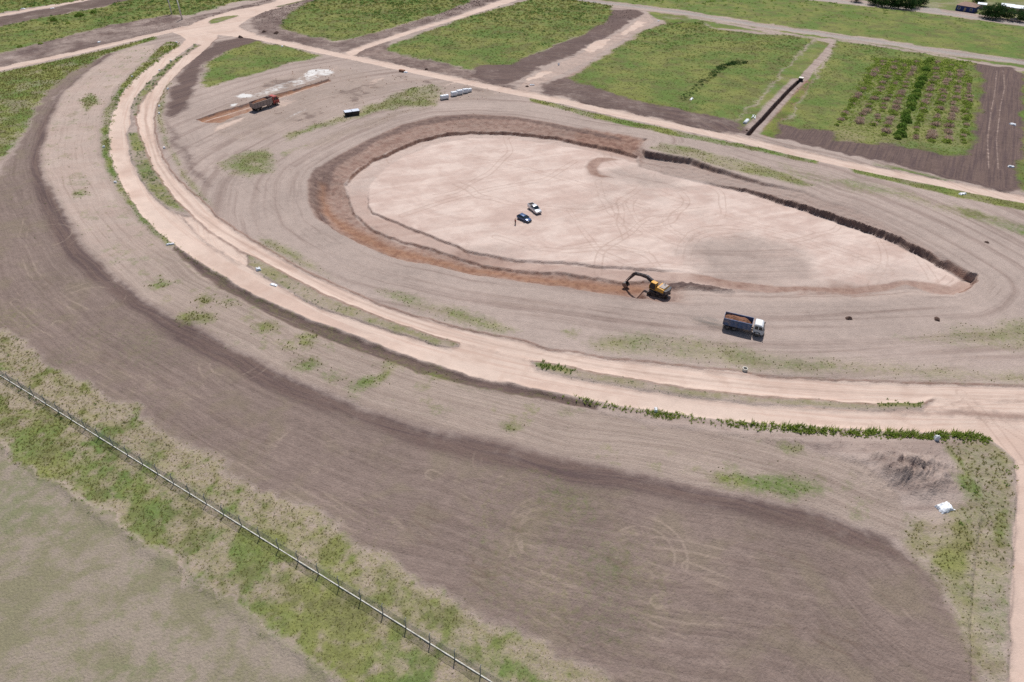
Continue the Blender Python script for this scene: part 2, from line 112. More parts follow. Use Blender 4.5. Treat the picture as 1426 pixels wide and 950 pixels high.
DATA['median4_greenl'] = [(4.3,99.6),(8.1,99.1),(12.2,97.4),(11.5,96.6),(8.1,97.3),(4.9,98.1)]
DATA['r1_verge'] = [(4.5,257.7),(18.2,249.4),(36.9,236.6),(54.7,226.2),(68.5,218.3),(83.0,209.6),(96.6,201.4),(95.1,198.6),(81.9,206.0),(67.5,213.8),(53.7,220.8),(36.3,230.9),(17.9,243.9),(5.3,253.6)]
DATA['r1_verge2'] = [(103.7,197.3),(111.9,191.7),(124.9,184.6),(145.0,173.2),(151.6,169.4),(148.6,164.7),(142.3,168.7),(128.8,175.8),(116.2,184.3),(104.5,192.5)]
DATA['r1_verge3'] = [(113.5,201.0),(121.4,195.8),(133.0,187.9),(132.2,186.4),(120.2,193.1),(112.4,198.2)]
DATA['g_pit1'] = [(43.7,209.8),(48.6,214.9),(57.4,210.9),(67.6,204.2),(77.1,197.3),(84.0,190.7),(90.2,183.3),(85.5,182.2),(74.5,188.2),(64.7,194.1),(55.6,202.0),(47.1,206.3)]
DATA['g_pit2'] = [(82.5,200.3),(95.7,192.7),(111.4,183.1),(124.8,172.0),(137.0,159.8),(141.9,154.1),(138.3,148.5),(133.4,153.8),(121.4,165.4),(108.2,175.9),(91.6,181.4),(82.8,187.0)]
DATA['g_pit3'] = [(122.7,171.9),(129.3,169.1),(137.7,161.0),(143.1,156.1),(138.3,148.5),(133.4,153.8),(128.0,159.5),(122.9,164.6)]
DATA['strip_green'] = [(-71.3,113.1),(-70.2,115.8),(-63.8,114.4),(-62.8,111.8),(-66.2,110.7),(-69.0,110.1)]
DATA['strip_green2'] = [(-43.9,98.4),(-42.4,100.6),(-38.7,100.1),(-36.4,97.5),(-39.0,95.7),(-42.8,96.9)]
DATA['strip_green3'] = [(-31.1,89.8),(-29.7,93.9),(-25.2,95.7),(-23.4,97.4),(-23.5,93.6),(-27.2,91.5),(-28.6,88.4)]
DATA['strip_green4'] = [(-65.5,119.2),(-61.4,121.0),(-59.5,117.7),(-62.3,115.5)]
DATA['strip_green5'] = [(-44.5,106.9),(-40.7,108.4),(-38.5,104.2),(-41.5,102.7)]
DATA['strip_green6'] = [(-27.2,99.5),(-23.8,100.0),(-21.7,98.3),(-25.5,97.4)]
DATA['strip_green7'] = [(-1.7,82.4),(0.4,83.1),(1.4,81.7),(-0.4,80.0)]
DATA['strip_green8'] = [(32.5,72.0),(40.4,72.9),(47.1,71.5),(51.0,69.4),(45.7,67.6),(39.2,68.6),(33.8,70.2)]
DATA['strip_green9'] = [(46.4,79.0),(50.7,78.7),(48.8,76.7),(46.2,77.0)]
DATA['strip_green10'] = [(53.4,66.6),(55.7,66.6),(55.3,64.4),(53.3,64.1)]
DATA['clearing'] = [(-109.4,229.9),(-107.1,248.9),(-100.6,273.5),(-91.1,290.7),(-77.2,296.7),(-57.2,282.5),(-47.5,284.0),(-33.4,277.1),(-23.2,277.6),(-5.3,264.0),(-7.8,253.8),(-21.4,253.1),(-34.2,271.5),(-45.2,267.3),(-57.7,243.4),(-69.0,224.7),(-77.3,214.5),(-90.6,207.7),(-100.9,213.5)]
DATA['lime1'] = [(-102.9,252.4),(-96.2,266.4),(-88.3,279.9),(-83.9,286.0),(-82.5,290.2),(-77.4,289.4),(-75.3,282.5),(-79.1,278.4),(-85.4,268.8),(-93.6,257.8),(-99.2,249.3)]
DATA['lime2'] = [(-107.2,253.8),(-105.1,257.3),(-100.7,255.8),(-100.2,252.5),(-104.2,251.5)]
DATA['lime3'] = [(-105.5,244.2),(-102.9,245.9),(-102.9,242.8),(-104.5,241.9)]
DATA['lime4'] = [(-87.4,287.9),(-83.4,290.1),(-78.0,289.4),(-75.7,284.5),(-78.1,280.4),(-82.7,281.2),(-85.9,276.2),(-88.3,279.9)]
DATA['lime5'] = [(-81.8,230.4),(-79.6,236.3),(-76.0,242.5),(-75.1,241.0),(-78.3,233.5),(-80.6,229.1)]
DATA['cut_orange'] = [(-111.6,228.7),(-107.5,234.7),(-98.4,246.5),(-93.0,254.5),(-84.6,265.2),(-75.8,276.6),(-74.8,273.4),(-81.3,263.6),(-88.9,252.6),(-92.4,244.5),(-96.0,237.4),(-99.2,232.2),(-102.7,225.7),(-108.5,226.4)]
DATA['cut_pale'] = [(-103.0,222.5),(-98.0,229.7),(-95.2,232.7),(-95.1,227.0),(-99.1,220.0),(-101.8,216.0)]
DATA['pit_outer'] = [(-60.8,187.6),(-60.8,180.5),(-57.5,167.6),(-53.2,158.1),(-47.5,152.4),(-40.1,145.9),(-32.2,139.9),(-25.1,136.7),(-18.3,134.7),(-9.5,131.1),(0.1,128.9),(7.6,127.4),(15.8,125.5),(22.3,123.7),(29.8,122.2),(34.9,121.2),(40.0,120.5),(48.9,120.8),(61.8,121.2),(76.8,122.7),(94.5,124.9),(100.7,125.4),(105.3,127.9),(109.7,131.9),(110.5,133.8),(109.7,137.6),(107.2,145.0),(103.7,152.9),(99.5,160.5),(94.1,168.9),(88.5,173.4),(84.0,179.7),(74.8,184.7),(64.5,193.3),(56.2,201.5),(49.2,204.6),(42.7,207.9),(41.6,211.5),(44.7,217.9),(36.6,220.7),(26.3,224.3),(10.8,232.5),(-0.8,237.1),(-15.7,238.6),(-28.4,235.8),(-40.2,226.7),(-49.9,211.3),(-56.2,199.2)]
DATA['pit_floor'] = [(-48.7,190.6),(-50.7,182.9),(-47.7,174.9),(-45.1,167.0),(-40.6,160.0),(-35.9,155.4),(-29.6,151.0),(-22.2,148.3),(-14.8,143.9),(-7.8,140.0),(0.1,137.6),(12.5,137.0),(21.0,134.7),(26.7,133.0),(32.9,134.4),(39.6,133.3),(51.8,130.3),(59.2,129.0),(67.9,129.9),(79.4,128.7),(87.5,130.8),(94.2,133.1),(97.8,129.9),(101.9,129.4),(106.5,131.0),(109.7,133.2),(111.6,135.5),(108.8,135.7),(107.4,140.2),(103.9,147.0),(98.4,156.0),(91.3,162.3),(83.8,169.8),(73.5,178.2),(68.8,182.5),(56.6,188.5),(46.6,194.3),(39.6,200.0),(39.8,206.3),(31.5,212.2),(22.7,216.4),(13.7,221.1),(-1.9,225.1),(-15.4,225.1),(-24.2,222.8),(-32.9,216.6),(-38.0,209.6),(-41.8,204.1),(-45.7,199.4),(-47.7,193.3)]
DATA['pit_inner'] = [(-41.8,170.9),(-39.7,165.7),(-33.5,161.5),(-25.5,155.8),(-17.7,150.3),(-10.4,145.1),(0.0,142.0),(12.7,140.7),(23.8,139.3),(34.7,138.3),(43.5,137.1),(52.7,134.2),(62.4,132.0),(80.6,131.9),(95.2,135.5),(104.3,133.9),(108.3,136.5),(104.9,149.3),(92.1,164.4),(74.2,180.6),(57.0,190.9),(41.8,199.9),(22.4,213.1),(-1.9,221.5),(-16.7,220.9),(-28.3,214.0),(-36.4,203.5),(-41.5,192.3),(-43.4,181.0)]
DATA['orange_band'] = [(-56.0,182.3),(-53.8,173.8),(-49.1,165.2),(-41.7,158.1),(-31.8,150.3),(-20.9,144.9),(-9.7,140.1),(1.0,137.1),(13.2,135.5),(23.4,133.9),(32.8,133.0),(32.1,128.7),(26.2,128.5),(16.4,130.3),(7.8,132.2),(0.1,133.9),(-9.9,136.1),(-19.0,139.8),(-26.0,141.9),(-33.4,145.2),(-41.6,151.5),(-47.8,157.9),(-53.4,165.1),(-56.3,173.8),(-57.9,182.2)]
DATA['pit_dark_edge'] = [(-61.2,189.1),(-60.8,180.5),(-57.5,167.6),(-53.2,158.1),(-47.5,152.4),(-40.1,145.9),(-32.2,139.9),(-25.1,136.7),(-23.4,137.4),(-30.1,141.3),(-38.4,147.4),(-45.3,154.4),(-50.6,161.1),(-53.4,168.7),(-54.5,180.8),(-54.2,191.0),(-49.8,202.3),(-42.8,216.0),(-34.3,225.6),(-24.9,231.6),(-14.9,234.2),(0.5,233.5),(13.1,227.7),(27.4,219.7),(36.7,215.6),(34.7,219.4),(26.3,224.3),(10.7,232.5),(-0.8,237.1),(-15.7,238.6),(-28.4,235.8),(-40.2,226.7),(-49.9,211.3),(-56.2,199.2)]
DATA['pit_red_ne'] = [(41.6,211.5),(44.8,217.2),(36.6,220.7),(26.3,224.3),(18.1,228.0),(19.9,217.4),(28.8,209.1),(38.4,201.9)]
DATA['exc_scarp'] = [(36.9,133.0),(41.8,132.2),(48.3,130.5),(51.5,128.8),(50.1,127.6),(45.3,128.6),(39.6,129.4),(36.2,129.0)]
DATA['grey_floor'] = [(45.2,152.9),(52.6,156.6),(62.3,157.0),(71.6,150.1),(75.8,140.8),(71.7,134.2),(63.6,130.2),(52.1,131.7),(45.2,135.3),(44.9,142.2)]
DATA['grey_floor2'] = [(29.0,197.7),(36.8,196.4),(47.2,191.5),(55.7,184.8),(57.1,180.9),(47.6,181.5),(37.9,188.1),(29.7,192.9)]
DATA['haul_pale'] = [(53.4,109.0),(79.5,107.3),(103.2,103.3),(109.1,102.5),(107.4,99.8),(101.3,100.1),(84.3,101.9),(63.6,104.1),(51.0,106.1)]
DATA['L_mound'] = [(65.7,73.3)]
DATA['L_trench'] = [(79.9,222.6),(83.8,229.5),(89.4,238.3),(98.8,254.1),(109.0,270.7),(117.8,284.1)]
DATA['L_fence'] = [(-110.4,101.1),(-96.9,93.3),(-86.5,87.0),(-77.0,81.6),(-68.0,76.3),(-59.8,71.6),(-51.9,67.0),(-44.9,63.3),(-37.7,58.8),(-29.9,54.4),(-22.5,50.2),(-15.6,46.1),(-9.1,42.3),(-2.6,38.6),(3.1,35.2)]
DATA['L_track_f1'] = [(-32.1,72.9),(-27.8,69.5),(-21.3,65.8),(-16.3,62.2),(-11.5,58.5),(-6.0,55.2)]
DATA['L_track_f2'] = [(5.4,54.2),(9.4,52.6),(14.2,50.1),(18.9,48.1),(24.5,47.0),(34.7,46.8),(40.7,46.4),(46.6,44.4)]
DATA['L_track_f3'] = [(20.5,49.2),(23.6,50.1),(27.2,50.4),(29.1,50.3)]
DATA['L_track_f4'] = [(-0.8,54.1),(5.3,52.0),(11.1,49.0),(16.7,46.3),(22.8,43.5),(26.9,40.7)]
DATA['L_track_f5'] = [(-16.7,65.2),(-9.8,62.3),(-3.1,59.9),(3.4,58.8),(11.5,54.3),(19.6,53.3)]
DATA['L_track_f6'] = [(-79.1,98.6),(-66.3,91.6),(-53.2,85.1),(-40.6,77.6),(-30.7,72.2)]
DATA['L_track_f7'] = [(-85.5,97.3),(-70.2,88.5),(-56.5,80.6),(-44.1,73.4),(-32.7,66.3),(-22.6,60.4)]
DATA['L_track_f8'] = [(-95.2,109.9),(-79.1,98.6),(-64.1,89.6),(-49.4,81.6),(-37.0,73.6),(-27.1,66.4),(-15.9,59.3),(-4.8,52.9),(5.1,46.6),(14.1,41.0)]
DATA['L_track_f9'] = [(26.0,54.6),(31.5,51.9),(36.5,48.2),(40.3,45.2),(45.8,42.4)]
DATA['L_track_f10'] = [(10.9,59.8),(15.9,56.2),(22.7,53.4),(28.0,52.1),(33.8,49.2)]
DATA['L_track_s1'] = [(-60.7,105.9),(-51.4,104.3),(-39.7,98.5),(-26.3,94.0),(-16.3,90.2),(-4.1,85.4),(6.2,82.9),(18.5,79.4),(30.4,76.3),(42.6,74.1),(51.5,70.9),(57.4,66.7),(58.4,62.6)]
DATA['L_track_s2'] = [(-20.8,94.1),(-12.3,90.9),(-4.2,87.8),(5.0,85.0),(17.5,81.4),(29.5,78.3),(43.0,75.3),(50.0,73.1),(55.7,69.5)]
DATA['L_track_s3'] = [(-152.1,217.7),(-141.9,196.8),(-127.5,174.2),(-112.6,155.2),(-98.1,139.1),(-82.4,125.3),(-69.5,117.2),(-53.8,107.3),(-40.0,99.6)]
DATA['L_track_s4'] = [(-151.9,231.5),(-141.3,205.5),(-127.2,181.4),(-110.9,159.3),(-95.4,142.7),(-78.8,128.4),(-63.3,117.3),(-48.3,108.7),(-34.6,100.8),(-20.8,93.7)]
DATA['L_track_p5a'] = [(211.4,304.3),(195.3,276.9),(179.0,250.8),(161.5,221.6),(148.5,197.4)]
DATA['L_track_p5b'] = [(214.4,304.5),(200.9,279.9),(184.9,255.0),(164.7,221.8),(151.5,197.6)]
DATA['L_track_pit1'] = [(25.5,188.6),(25.5,177.4),(27.0,168.5),(30.2,161.4),(33.4,156.4)]
DATA['L_track_pit2'] = [(42.1,145.5),(43.9,151.0),(47.3,156.8),(51.4,159.7),(57.5,160.8),(64.9,159.4),(73.1,154.6),(80.4,148.5),(86.4,145.2)]
DATA['L_track_pit3'] = [(43.6,143.8),(45.4,149.2),(48.3,154.2),(52.8,157.4),(60.8,158.5)]
DATA['L_track_pit4'] = [(27.5,139.3),(36.6,140.9),(43.5,139.8),(50.0,137.3)]
DATA['L_track_pit5'] = [(65.2,153.6),(71.0,148.3),(76.2,142.1),(82.6,140.0),(89.1,137.9)]
DATA['L_haul1'] = [(-51.6,151.5),(-41.9,142.7),(-29.8,134.0),(-19.0,128.7),(-5.5,123.7),(7.4,120.7),(19.9,118.3),(33.7,116.0),(44.1,114.2),(58.5,111.1),(79.7,107.8),(103.2,103.3)]
DATA['L_haul2'] = [(-53.9,147.6),(-42.6,137.5),(-29.1,129.0),(-18.6,124.2),(-5.4,119.8),(7.2,116.1),(19.4,113.0),(32.8,110.9),(44.3,108.7),(57.3,107.2),(78.5,104.9),(101.8,101.0)]
DATA['L_haul3'] = [(-60.7,159.0),(-55.3,149.5),(-46.7,140.1),(-32.6,130.4),(-18.8,126.3),(-3.8,121.8),(13.5,117.6),(28.7,114.1),(43.5,111.7)]
DATA['L_haul4'] = [(-63.8,194.4),(-63.7,179.0),(-61.5,167.5),(-56.1,156.0),(-49.4,147.8)]
DATA['L_haul5'] = [(-62.5,202.9),(-57.1,215.4),(-45.4,232.8),(-31.2,243.1),(-15.6,246.2),(0.5,244.6),(16.1,239.3),(31.1,232.8),(45.5,226.5),(67.2,212.6),(87.0,199.9),(104.8,187.9),(118.6,171.8),(126.8,157.5),(131.6,146.5)]
DATA['L_haul6'] = [(-62.3,212.0),(-54.2,225.4),(-41.4,240.4),(-26.5,249.6),(-10.5,252.8),(5.8,250.4),(21.6,243.3),(39.0,234.5),(55.1,224.2),(73.9,211.0),(93.3,198.5),(109.9,184.6),(121.8,166.3),(129.0,148.2)]
DATA['L_haul7'] = [(98.4,182.7),(109.3,173.7),(116.3,163.1),(118.0,155.2),(116.0,149.6),(112.2,147.6)]
DATA['L_haul8'] = [(93.2,180.1),(104.1,171.3),(110.9,160.1),(112.8,153.2),(110.9,148.7),(106.6,147.4)]
DATA['L_haul9'] = [(60.4,116.8),(73.0,117.1),(86.3,118.8),(98.5,121.1),(109.5,126.5),(115.5,132.7),(117.5,140.8),(114.1,147.7)]
DATA['L_haul10'] = [(55.6,118.8),(69.0,119.2),(85.3,120.2),(97.5,122.2),(106.7,125.9),(112.1,131.1),(113.4,136.4),(111.8,141.7)]
DATA['L_haul11'] = [(-111.8,226.2),(-102.1,210.3),(-92.1,198.8),(-80.0,185.8),(-70.3,171.7),(-61.7,159.0)]
DATA['L_haul12'] = [(-114.1,222.7),(-104.8,207.1),(-93.4,193.2),(-81.7,178.3),(-71.2,165.0),(-61.5,155.0)]
DATA['L_rut'] = [(-151.2,303.4),(-144.7,274.9),(-137.4,247.4),(-130.0,228.9),(-121.5,212.6),(-110.2,192.5),(-98.6,176.2),(-85.1,159.8),(-74.9,150.3),(-62.7,140.6),(-49.5,130.5),(-37.6,122.2),(-27.0,115.9),(-17.1,111.0),(-9.4,107.8),(-0.4,104.5),(8.2,101.9),(17.5,99.3),(26.2,97.4),(37.0,95.7),(49.0,94.0),(61.8,92.9),(75.3,92.4),(96.7,92.3),(103.8,92.1)]
DATA['L_sun'] = [(-292.9,410.2)]
DATA['scrape'] = [(22.1,199.1),(23.6,203.7),(27.1,206.7),(31.5,206.3),(35.0,204.1),(31.2,203.4),(27.9,202.1),(26.1,198.2),(27.1,193.9),(30.5,190.9),(26.8,191.2),(23.4,193.2)]
DATA['junction_red'] = [(66.6,87.8),(75.2,88.0),(82.0,89.1),(94.4,88.6),(99.7,87.8),(98.0,85.0),(92.4,85.2),(81.7,86.1),(71.4,86.2)]
DATA['junction_red2'] = [(77.6,90.9),(96.7,92.3),(102.7,92.5),(101.4,90.5),(95.4,90.1),(79.8,90.0)]
DATA['floor_red'] = [(68.9,131.3),(76.7,134.0),(83.0,132.3),(79.7,129.8),(86.8,129.4),(83.5,127.5),(72.8,127.8),(66.2,128.2)]
DATA['L_track_pit6'] = [(-18.1,207.2),(-3.9,202.0),(11.8,191.7),(24.4,183.6),(37.5,171.0)]
DATA['L_track_pit7'] = [(-30.9,164.3),(-19.8,173.5),(-5.7,182.5),(9.5,189.0),(19.2,202.9)]
DATA['L_track_pit8'] = [(-4.8,153.2),(4.6,147.9),(13.7,146.4),(24.9,148.6),(33.9,147.1)]
DATA['L_track_pit9'] = [(57.1,167.4),(67.4,161.5),(77.3,155.9),(86.0,148.7),(93.4,140.3)]
DATA['L_track_pit10'] = [(81.9,138.3),(86.2,135.9),(92.6,138.6),(93.0,143.7),(88.3,145.3)]
DATA['L_track_c1'] = [(-73.4,242.7),(-65.4,255.0),(-54.2,270.4),(-42.6,280.4)]
DATA['L_track_c2'] = [(-92.6,213.8),(-83.1,222.1),(-71.9,236.7),(-61.1,261.2)]
DATA['L_track_c3'] = [(-102.0,219.9),(-95.7,230.5),(-84.2,243.7),(-70.9,267.7)]
DATA['L_track_j1'] = [(77.1,87.3),(85.3,90.3),(96.5,92.1),(103.1,93.1)]
DATA['L_track_j2'] = [(78.5,90.1),(84.1,88.0),(88.8,84.8),(90.6,81.3)]
DATA['L_track_j3'] = [(85.5,93.2),(86.4,87.5),(86.5,83.0),(86.3,76.3)]
DATA['L_track_f11'] = [(-108.7,117.4),(-97.5,108.6),(-84.4,100.7),(-70.3,94.5),(-56.4,86.9)]
DATA['L_track_f12'] = [(-128.6,156.7),(-121.7,141.8),(-111.5,128.9),(-97.9,117.7),(-89.1,112.6)]
DATA['L_track_f13'] = [(31.6,60.8),(41.3,57.3),(48.4,53.9),(53.2,48.5),(54.7,43.5)]
DATA['L_track_f14'] = [(-12.9,71.0),(-3.3,65.5),(5.6,62.9),(16.2,59.3),(26.7,58.2),(38.5,54.8)]
DATA['L_track_s5'] = [(-93.5,146.3),(-76.1,130.0),(-60.6,118.8),(-44.1,110.1),(-29.1,102.1),(-15.5,95.9)]
DATA['L_track_s6'] = [(1.1,83.7),(11.2,80.4),(23.2,77.3),(35.0,75.2),(46.6,73.8)]
DATA['L_path_trench'] = [(117.7,281.2),(126.3,297.5),(137.0,315.5),(150.8,338.0),(155.5,346.1)]
DATA['crop_straw'] = [(110.8,227.3),(115.4,229.6),(120.3,223.1),(117.2,218.4),(110.0,218.8)]
DATA['L_cutline1'] = [(-109.0,228.5),(-102.8,236.0),(-97.4,243.4),(-91.8,251.3),(-76.0,274.7)]
DATA['L_cutline2'] = [(-96.6,240.8),(-89.4,254.2),(-75.7,273.7)]
DATA['cut_dark'] = [(-111.1,227.7),(-107.0,233.6),(-97.9,245.4),(-92.6,253.3),(-84.2,263.9),(-75.5,275.3),(-76.4,276.7),(-84.6,265.7),(-93.2,255.3),(-98.6,247.3),(-107.6,235.4),(-112.2,228.7)]
DATA['L_crack'] = [(64.1,73.4),(65.2,73.8),(65.7,73.2),(66.4,72.7),(67.2,72.3)]
DATA['strip_green11'] = [(-84.4,126.1),(-81.8,128.3),(-78.1,125.1),(-80.3,122.7)]
DATA['strip_green12'] = [(-70.9,120.1),(-68.1,121.9),(-65.5,119.2),(-67.8,116.9)]
DATA['strip_green13'] = [(-54.5,110.5),(-51.1,112.1),(-48.8,109.7),(-51.5,107.6)]
DATA['strip_green14'] = [(-36.9,95.4),(-33.8,97.1),(-31.8,94.2),(-34.4,92.5)]
DATA['strip_green15'] = [(-47.9,104.4),(-45.3,105.4),(-43.4,102.7),(-46.0,101.7)]
DATA['strip_green16'] = [(-162.2,246.2),(-161.6,254.4),(-153.6,245.0),(-152.9,234.3)]
DATA['strip_green17'] = [(-124.5,170.6),(-122.3,172.5),(-119.3,169.0),(-121.5,167.1)]
DATA['strip_green18'] = [(-17.0,96.9),(-12.7,95.6),(-9.9,94.0),(-14.7,94.7)]
DATA['pit_axis'] = [(-58.8,175.8),(109.8,132.5)]
DATA['pit_u'] = [(89.4,102.5)]
DATA['L_dark_line'] = [(-178.9,308.6),(-178.1,295.3),(-177.0,280.0),(-173.0,257.2),(-162.3,228.1),(-148.9,199.3),(-139.9,183.5),(-128.8,169.5),(-117.5,155.9),(-105.9,142.0),(-94.1,129.8),(-80.9,119.0),(-71.3,113.1),(-61.4,107.1),(-50.7,99.8),(-40.0,93.0),(-33.4,89.8),(-26.7,86.5),(-19.8,83.9),(-13.0,81.4),(-6.6,79.8),(0.5,78.2),(9.1,75.1),(18.0,73.4),(23.8,71.5),(30.7,69.4),(41.0,66.9),(48.5,65.1),(53.1,62.5),(57.6,60.0)]
DATA['L_meadow_edge'] = [(-93.0,78.9),(-85.9,75.5),(-79.4,72.1),(-72.6,68.0),(-64.5,63.1),(-58.9,60.3),(-53.1,56.6),(-46.4,53.2),(-39.8,49.1),(-33.4,45.0),(-27.6,41.5),(-21.0,38.0),(-18.9,36.9)]
DATA['L_weed_row'] = [(0.4,93.2),(8.2,90.6),(13.2,89.2),(19.7,87.0),(26.1,85.9),(32.4,84.6),(38.6,83.6),(45.2,83.1),(54.6,82.2),(64.0,81.6),(73.4,81.5),(81.6,81.3),(83.2,80.8)]
DATA['L_outer_edge'] = [(-158.8,326.7),(-156.6,306.4),(-154.8,284.6),(-153.4,268.0),(-149.5,250.9),(-142.4,230.5),(-136.9,217.0),(-129.2,201.9),(-120.2,185.8),(-113.9,176.6),(-106.4,166.3),(-98.6,156.9),(-90.8,148.6),(-84.7,143.0),(-81.3,140.3),(-74.6,133.9),(-65.9,127.6)]
DATA['L_field_edge'] = [(-104.9,106.2),(-93.6,99.3),(-82.8,92.6),(-71.6,87.0),(-60.5,80.3),(-52.3,75.3),(-44.7,70.8),(-40.3,68.7),(-31.4,63.5),(-24.5,59.7),(-18.3,55.8),(-10.0,51.6),(-3.5,47.9),(0.8,45.3),(5.1,42.8),(9.6,40.0),(12.8,37.4)]
DATA['L_field_guide'] = [(-178.9,308.6),(-178.1,295.3),(-177.0,280.0),(-173.0,257.2),(-162.3,228.1),(-148.9,199.3),(-139.9,183.5),(-128.8,169.5),(-117.5,155.9),(-105.9,142.0),(-94.1,129.8),(-80.9,119.0),(-71.3,113.1),(-61.4,107.1),(-50.7,99.8),(-40.0,93.0),(-33.4,89.8),(-26.7,86.5),(-19.8,83.9),(-13.0,81.4),(-6.6,79.8),(0.5,78.2),(9.1,75.1),(18.0,73.4),(23.8,71.5),(30.7,69.4),(41.0,66.9),(48.5,65.1),(53.1,62.5),(57.6,60.0),(59.0,55.5),(60.2,52.7)]
DATA['circles'] = [(-33.6,76.6,6.0),(-29.9,73.8,4.2),(-1.2,74.4,5.0),(4.7,59.3,5.0),(6.6,60.1,7.0),(17.9,55.9,4.5),(19.6,56.9,6.5),(-118.4,145.5,9.0),(-93.3,117.8,8.0),(-119.2,157.0,6.0),(-54.0,99.2,7.0),(-3.0,57.6,5.0)]
DATA['fence_anchor'] = [(-6.62,40.83),(-96.94,93.25)]
DATA['poles'] = [(-184.23,382.76),(-173.8,370.63)]
DATA['blue'] = [(44.45,111.71),(51.79,108.7)]
DATA['red'] = [(-93.81,235.66),(-86.93,245.89)]
DATA['exc'] = [(33.44,126.07),(26.77,131.86)]
DATA['pickup'] = [(3.85,169.84),(6.11,165.81)]
DATA['hatch'] = [(0.73,163.52),(3.77,160.75)]
DATA['person'] = [(0.36,160.22)]
DATA['skip'] = [(-60.58,233.19),(-55.67,235.6)]
DATA['bales'] = [(-27.23,254.45),(-23.98,258.36),(-21.9,260.16),(-19.79,261.98),(-18.19,263.36)]
DATA['debris'] = [(68.27,65.79),(74.29,80.62),(-85.31,142.83),(-59.92,131.77),(-54.67,125.96),(-87.5,284.84)]
DATA['pipes'] = [(82.53,235.1),(86.62,239.65)]
DATA['trench_box'] = [(118.08,283.64)]
DATA['brickpallet'] = [(-48.1,287.99)]
DATA['ring'] = [(45.59,98.28)]
DATA['clods'] = [(72.89,116.08),(92.16,116.35),(121.82,150.47),(-124.64,348.76),(-117.94,346.41),(-132.97,338.66),(-38.22,291.59),(80.52,226.67),(4.37,270.72)]
DATA['blocks'] = [(-159.07,327.28),(-150.18,299.04),(-148.77,284.48),(-135.11,260.45),(-130.14,241.08),(-126.99,233.73),(-112.03,202.62),(-155.9,275.29),(-115.31,177.0),(-131.2,202.4)]
DATA['bits'] = [(-267.68,389.44),(-253.29,392.23),(-194.55,325.71),(178.83,236.62),(156.29,198.83),(130.28,178.59),(67.78,258.73),(-108.64,323.5),(18.39,301.04),(6.41,272.65),(75.65,384.57),(26.3,86.63)]
DATA['crop_rows'] = [(114.93,233.73,168.39,319.6),(122.81,235.51,173.75,317.61),(127.68,233.61,177.79,317.84),(127.42,224.72,183.06,319.29),(135.95,221.17,192.14,316.38),(141.0,219.46,195.16,312.07),(146.4,219.06,198.63,310.06),(151.2,218.0,193.71,293.04)]
DATA['hedge_row'] = [(129.86,219.62,189.15,319.64)]
DATA['weedline'] = [(62.91,256.42),(75.04,277.14),(92.38,306.28),(101.36,308.98)]
DATA['house_blue'] = [(254.55,423.78),(261.58,417.02)]
DATA['sheds'] = [(272.91,427.89),(284.41,422.26),(289.01,418.07)]
DATA['far_car'] = [(274.42,398.15)]
DATA['trees'] = [(205.2,444.2),(212.56,436.82),(215.31,431.23),(219.71,429.65),(223.21,427.08),(227.11,425.49),(233.29,430.65),(239.57,434.95),(262.91,407.46),(265.13,404.2),(269.89,406.23),(273.31,403.07),(277.31,398.34),(277.88,441.7),(282.92,403.74)]
DATA['shrubs_plot'] = [(-225.1,315.22),(-218.66,320.48),(-230.33,374.63),(-229.69,376.28),(-226.35,383.09),(-196.31,283.87),(-227.01,359.35),(-237.25,364.72)]
def poly(n): return np.array(DATA[n], float)

# ------------------------------------------------------------------ helpers
def lin(r, g, b, k=1.0):
    f = lambda c: ((c / 255.0) / 12.92 if c <= 10 else (((c / 255.0) + 0.055) / 1.055) ** 2.4)
    return (f(r) * k, f(g) * k, f(b) * k, 1.0)
def tag(o, label=None, cat=None, group=None, kind=None):
    if label: o['label'] = label
    if cat: o['category'] = cat
    if group: o['group'] = group
    if kind: o['kind'] = kind
    return o
def empty(name, loc=(0, 0, 0), rz=0.0):
    o = bpy.data.objects.new(name, None); C.objects.link(o)
    o.location = loc; o.rotation_euler = (0, 0, rz); o.empty_display_size = 0.3
    return o
def copy_tree(o, parent=None):
    c = o.copy(); C.objects.link(c)
    if parent: c.parent = parent
    for ch in list(o.children): copy_tree(ch, c)
    return c

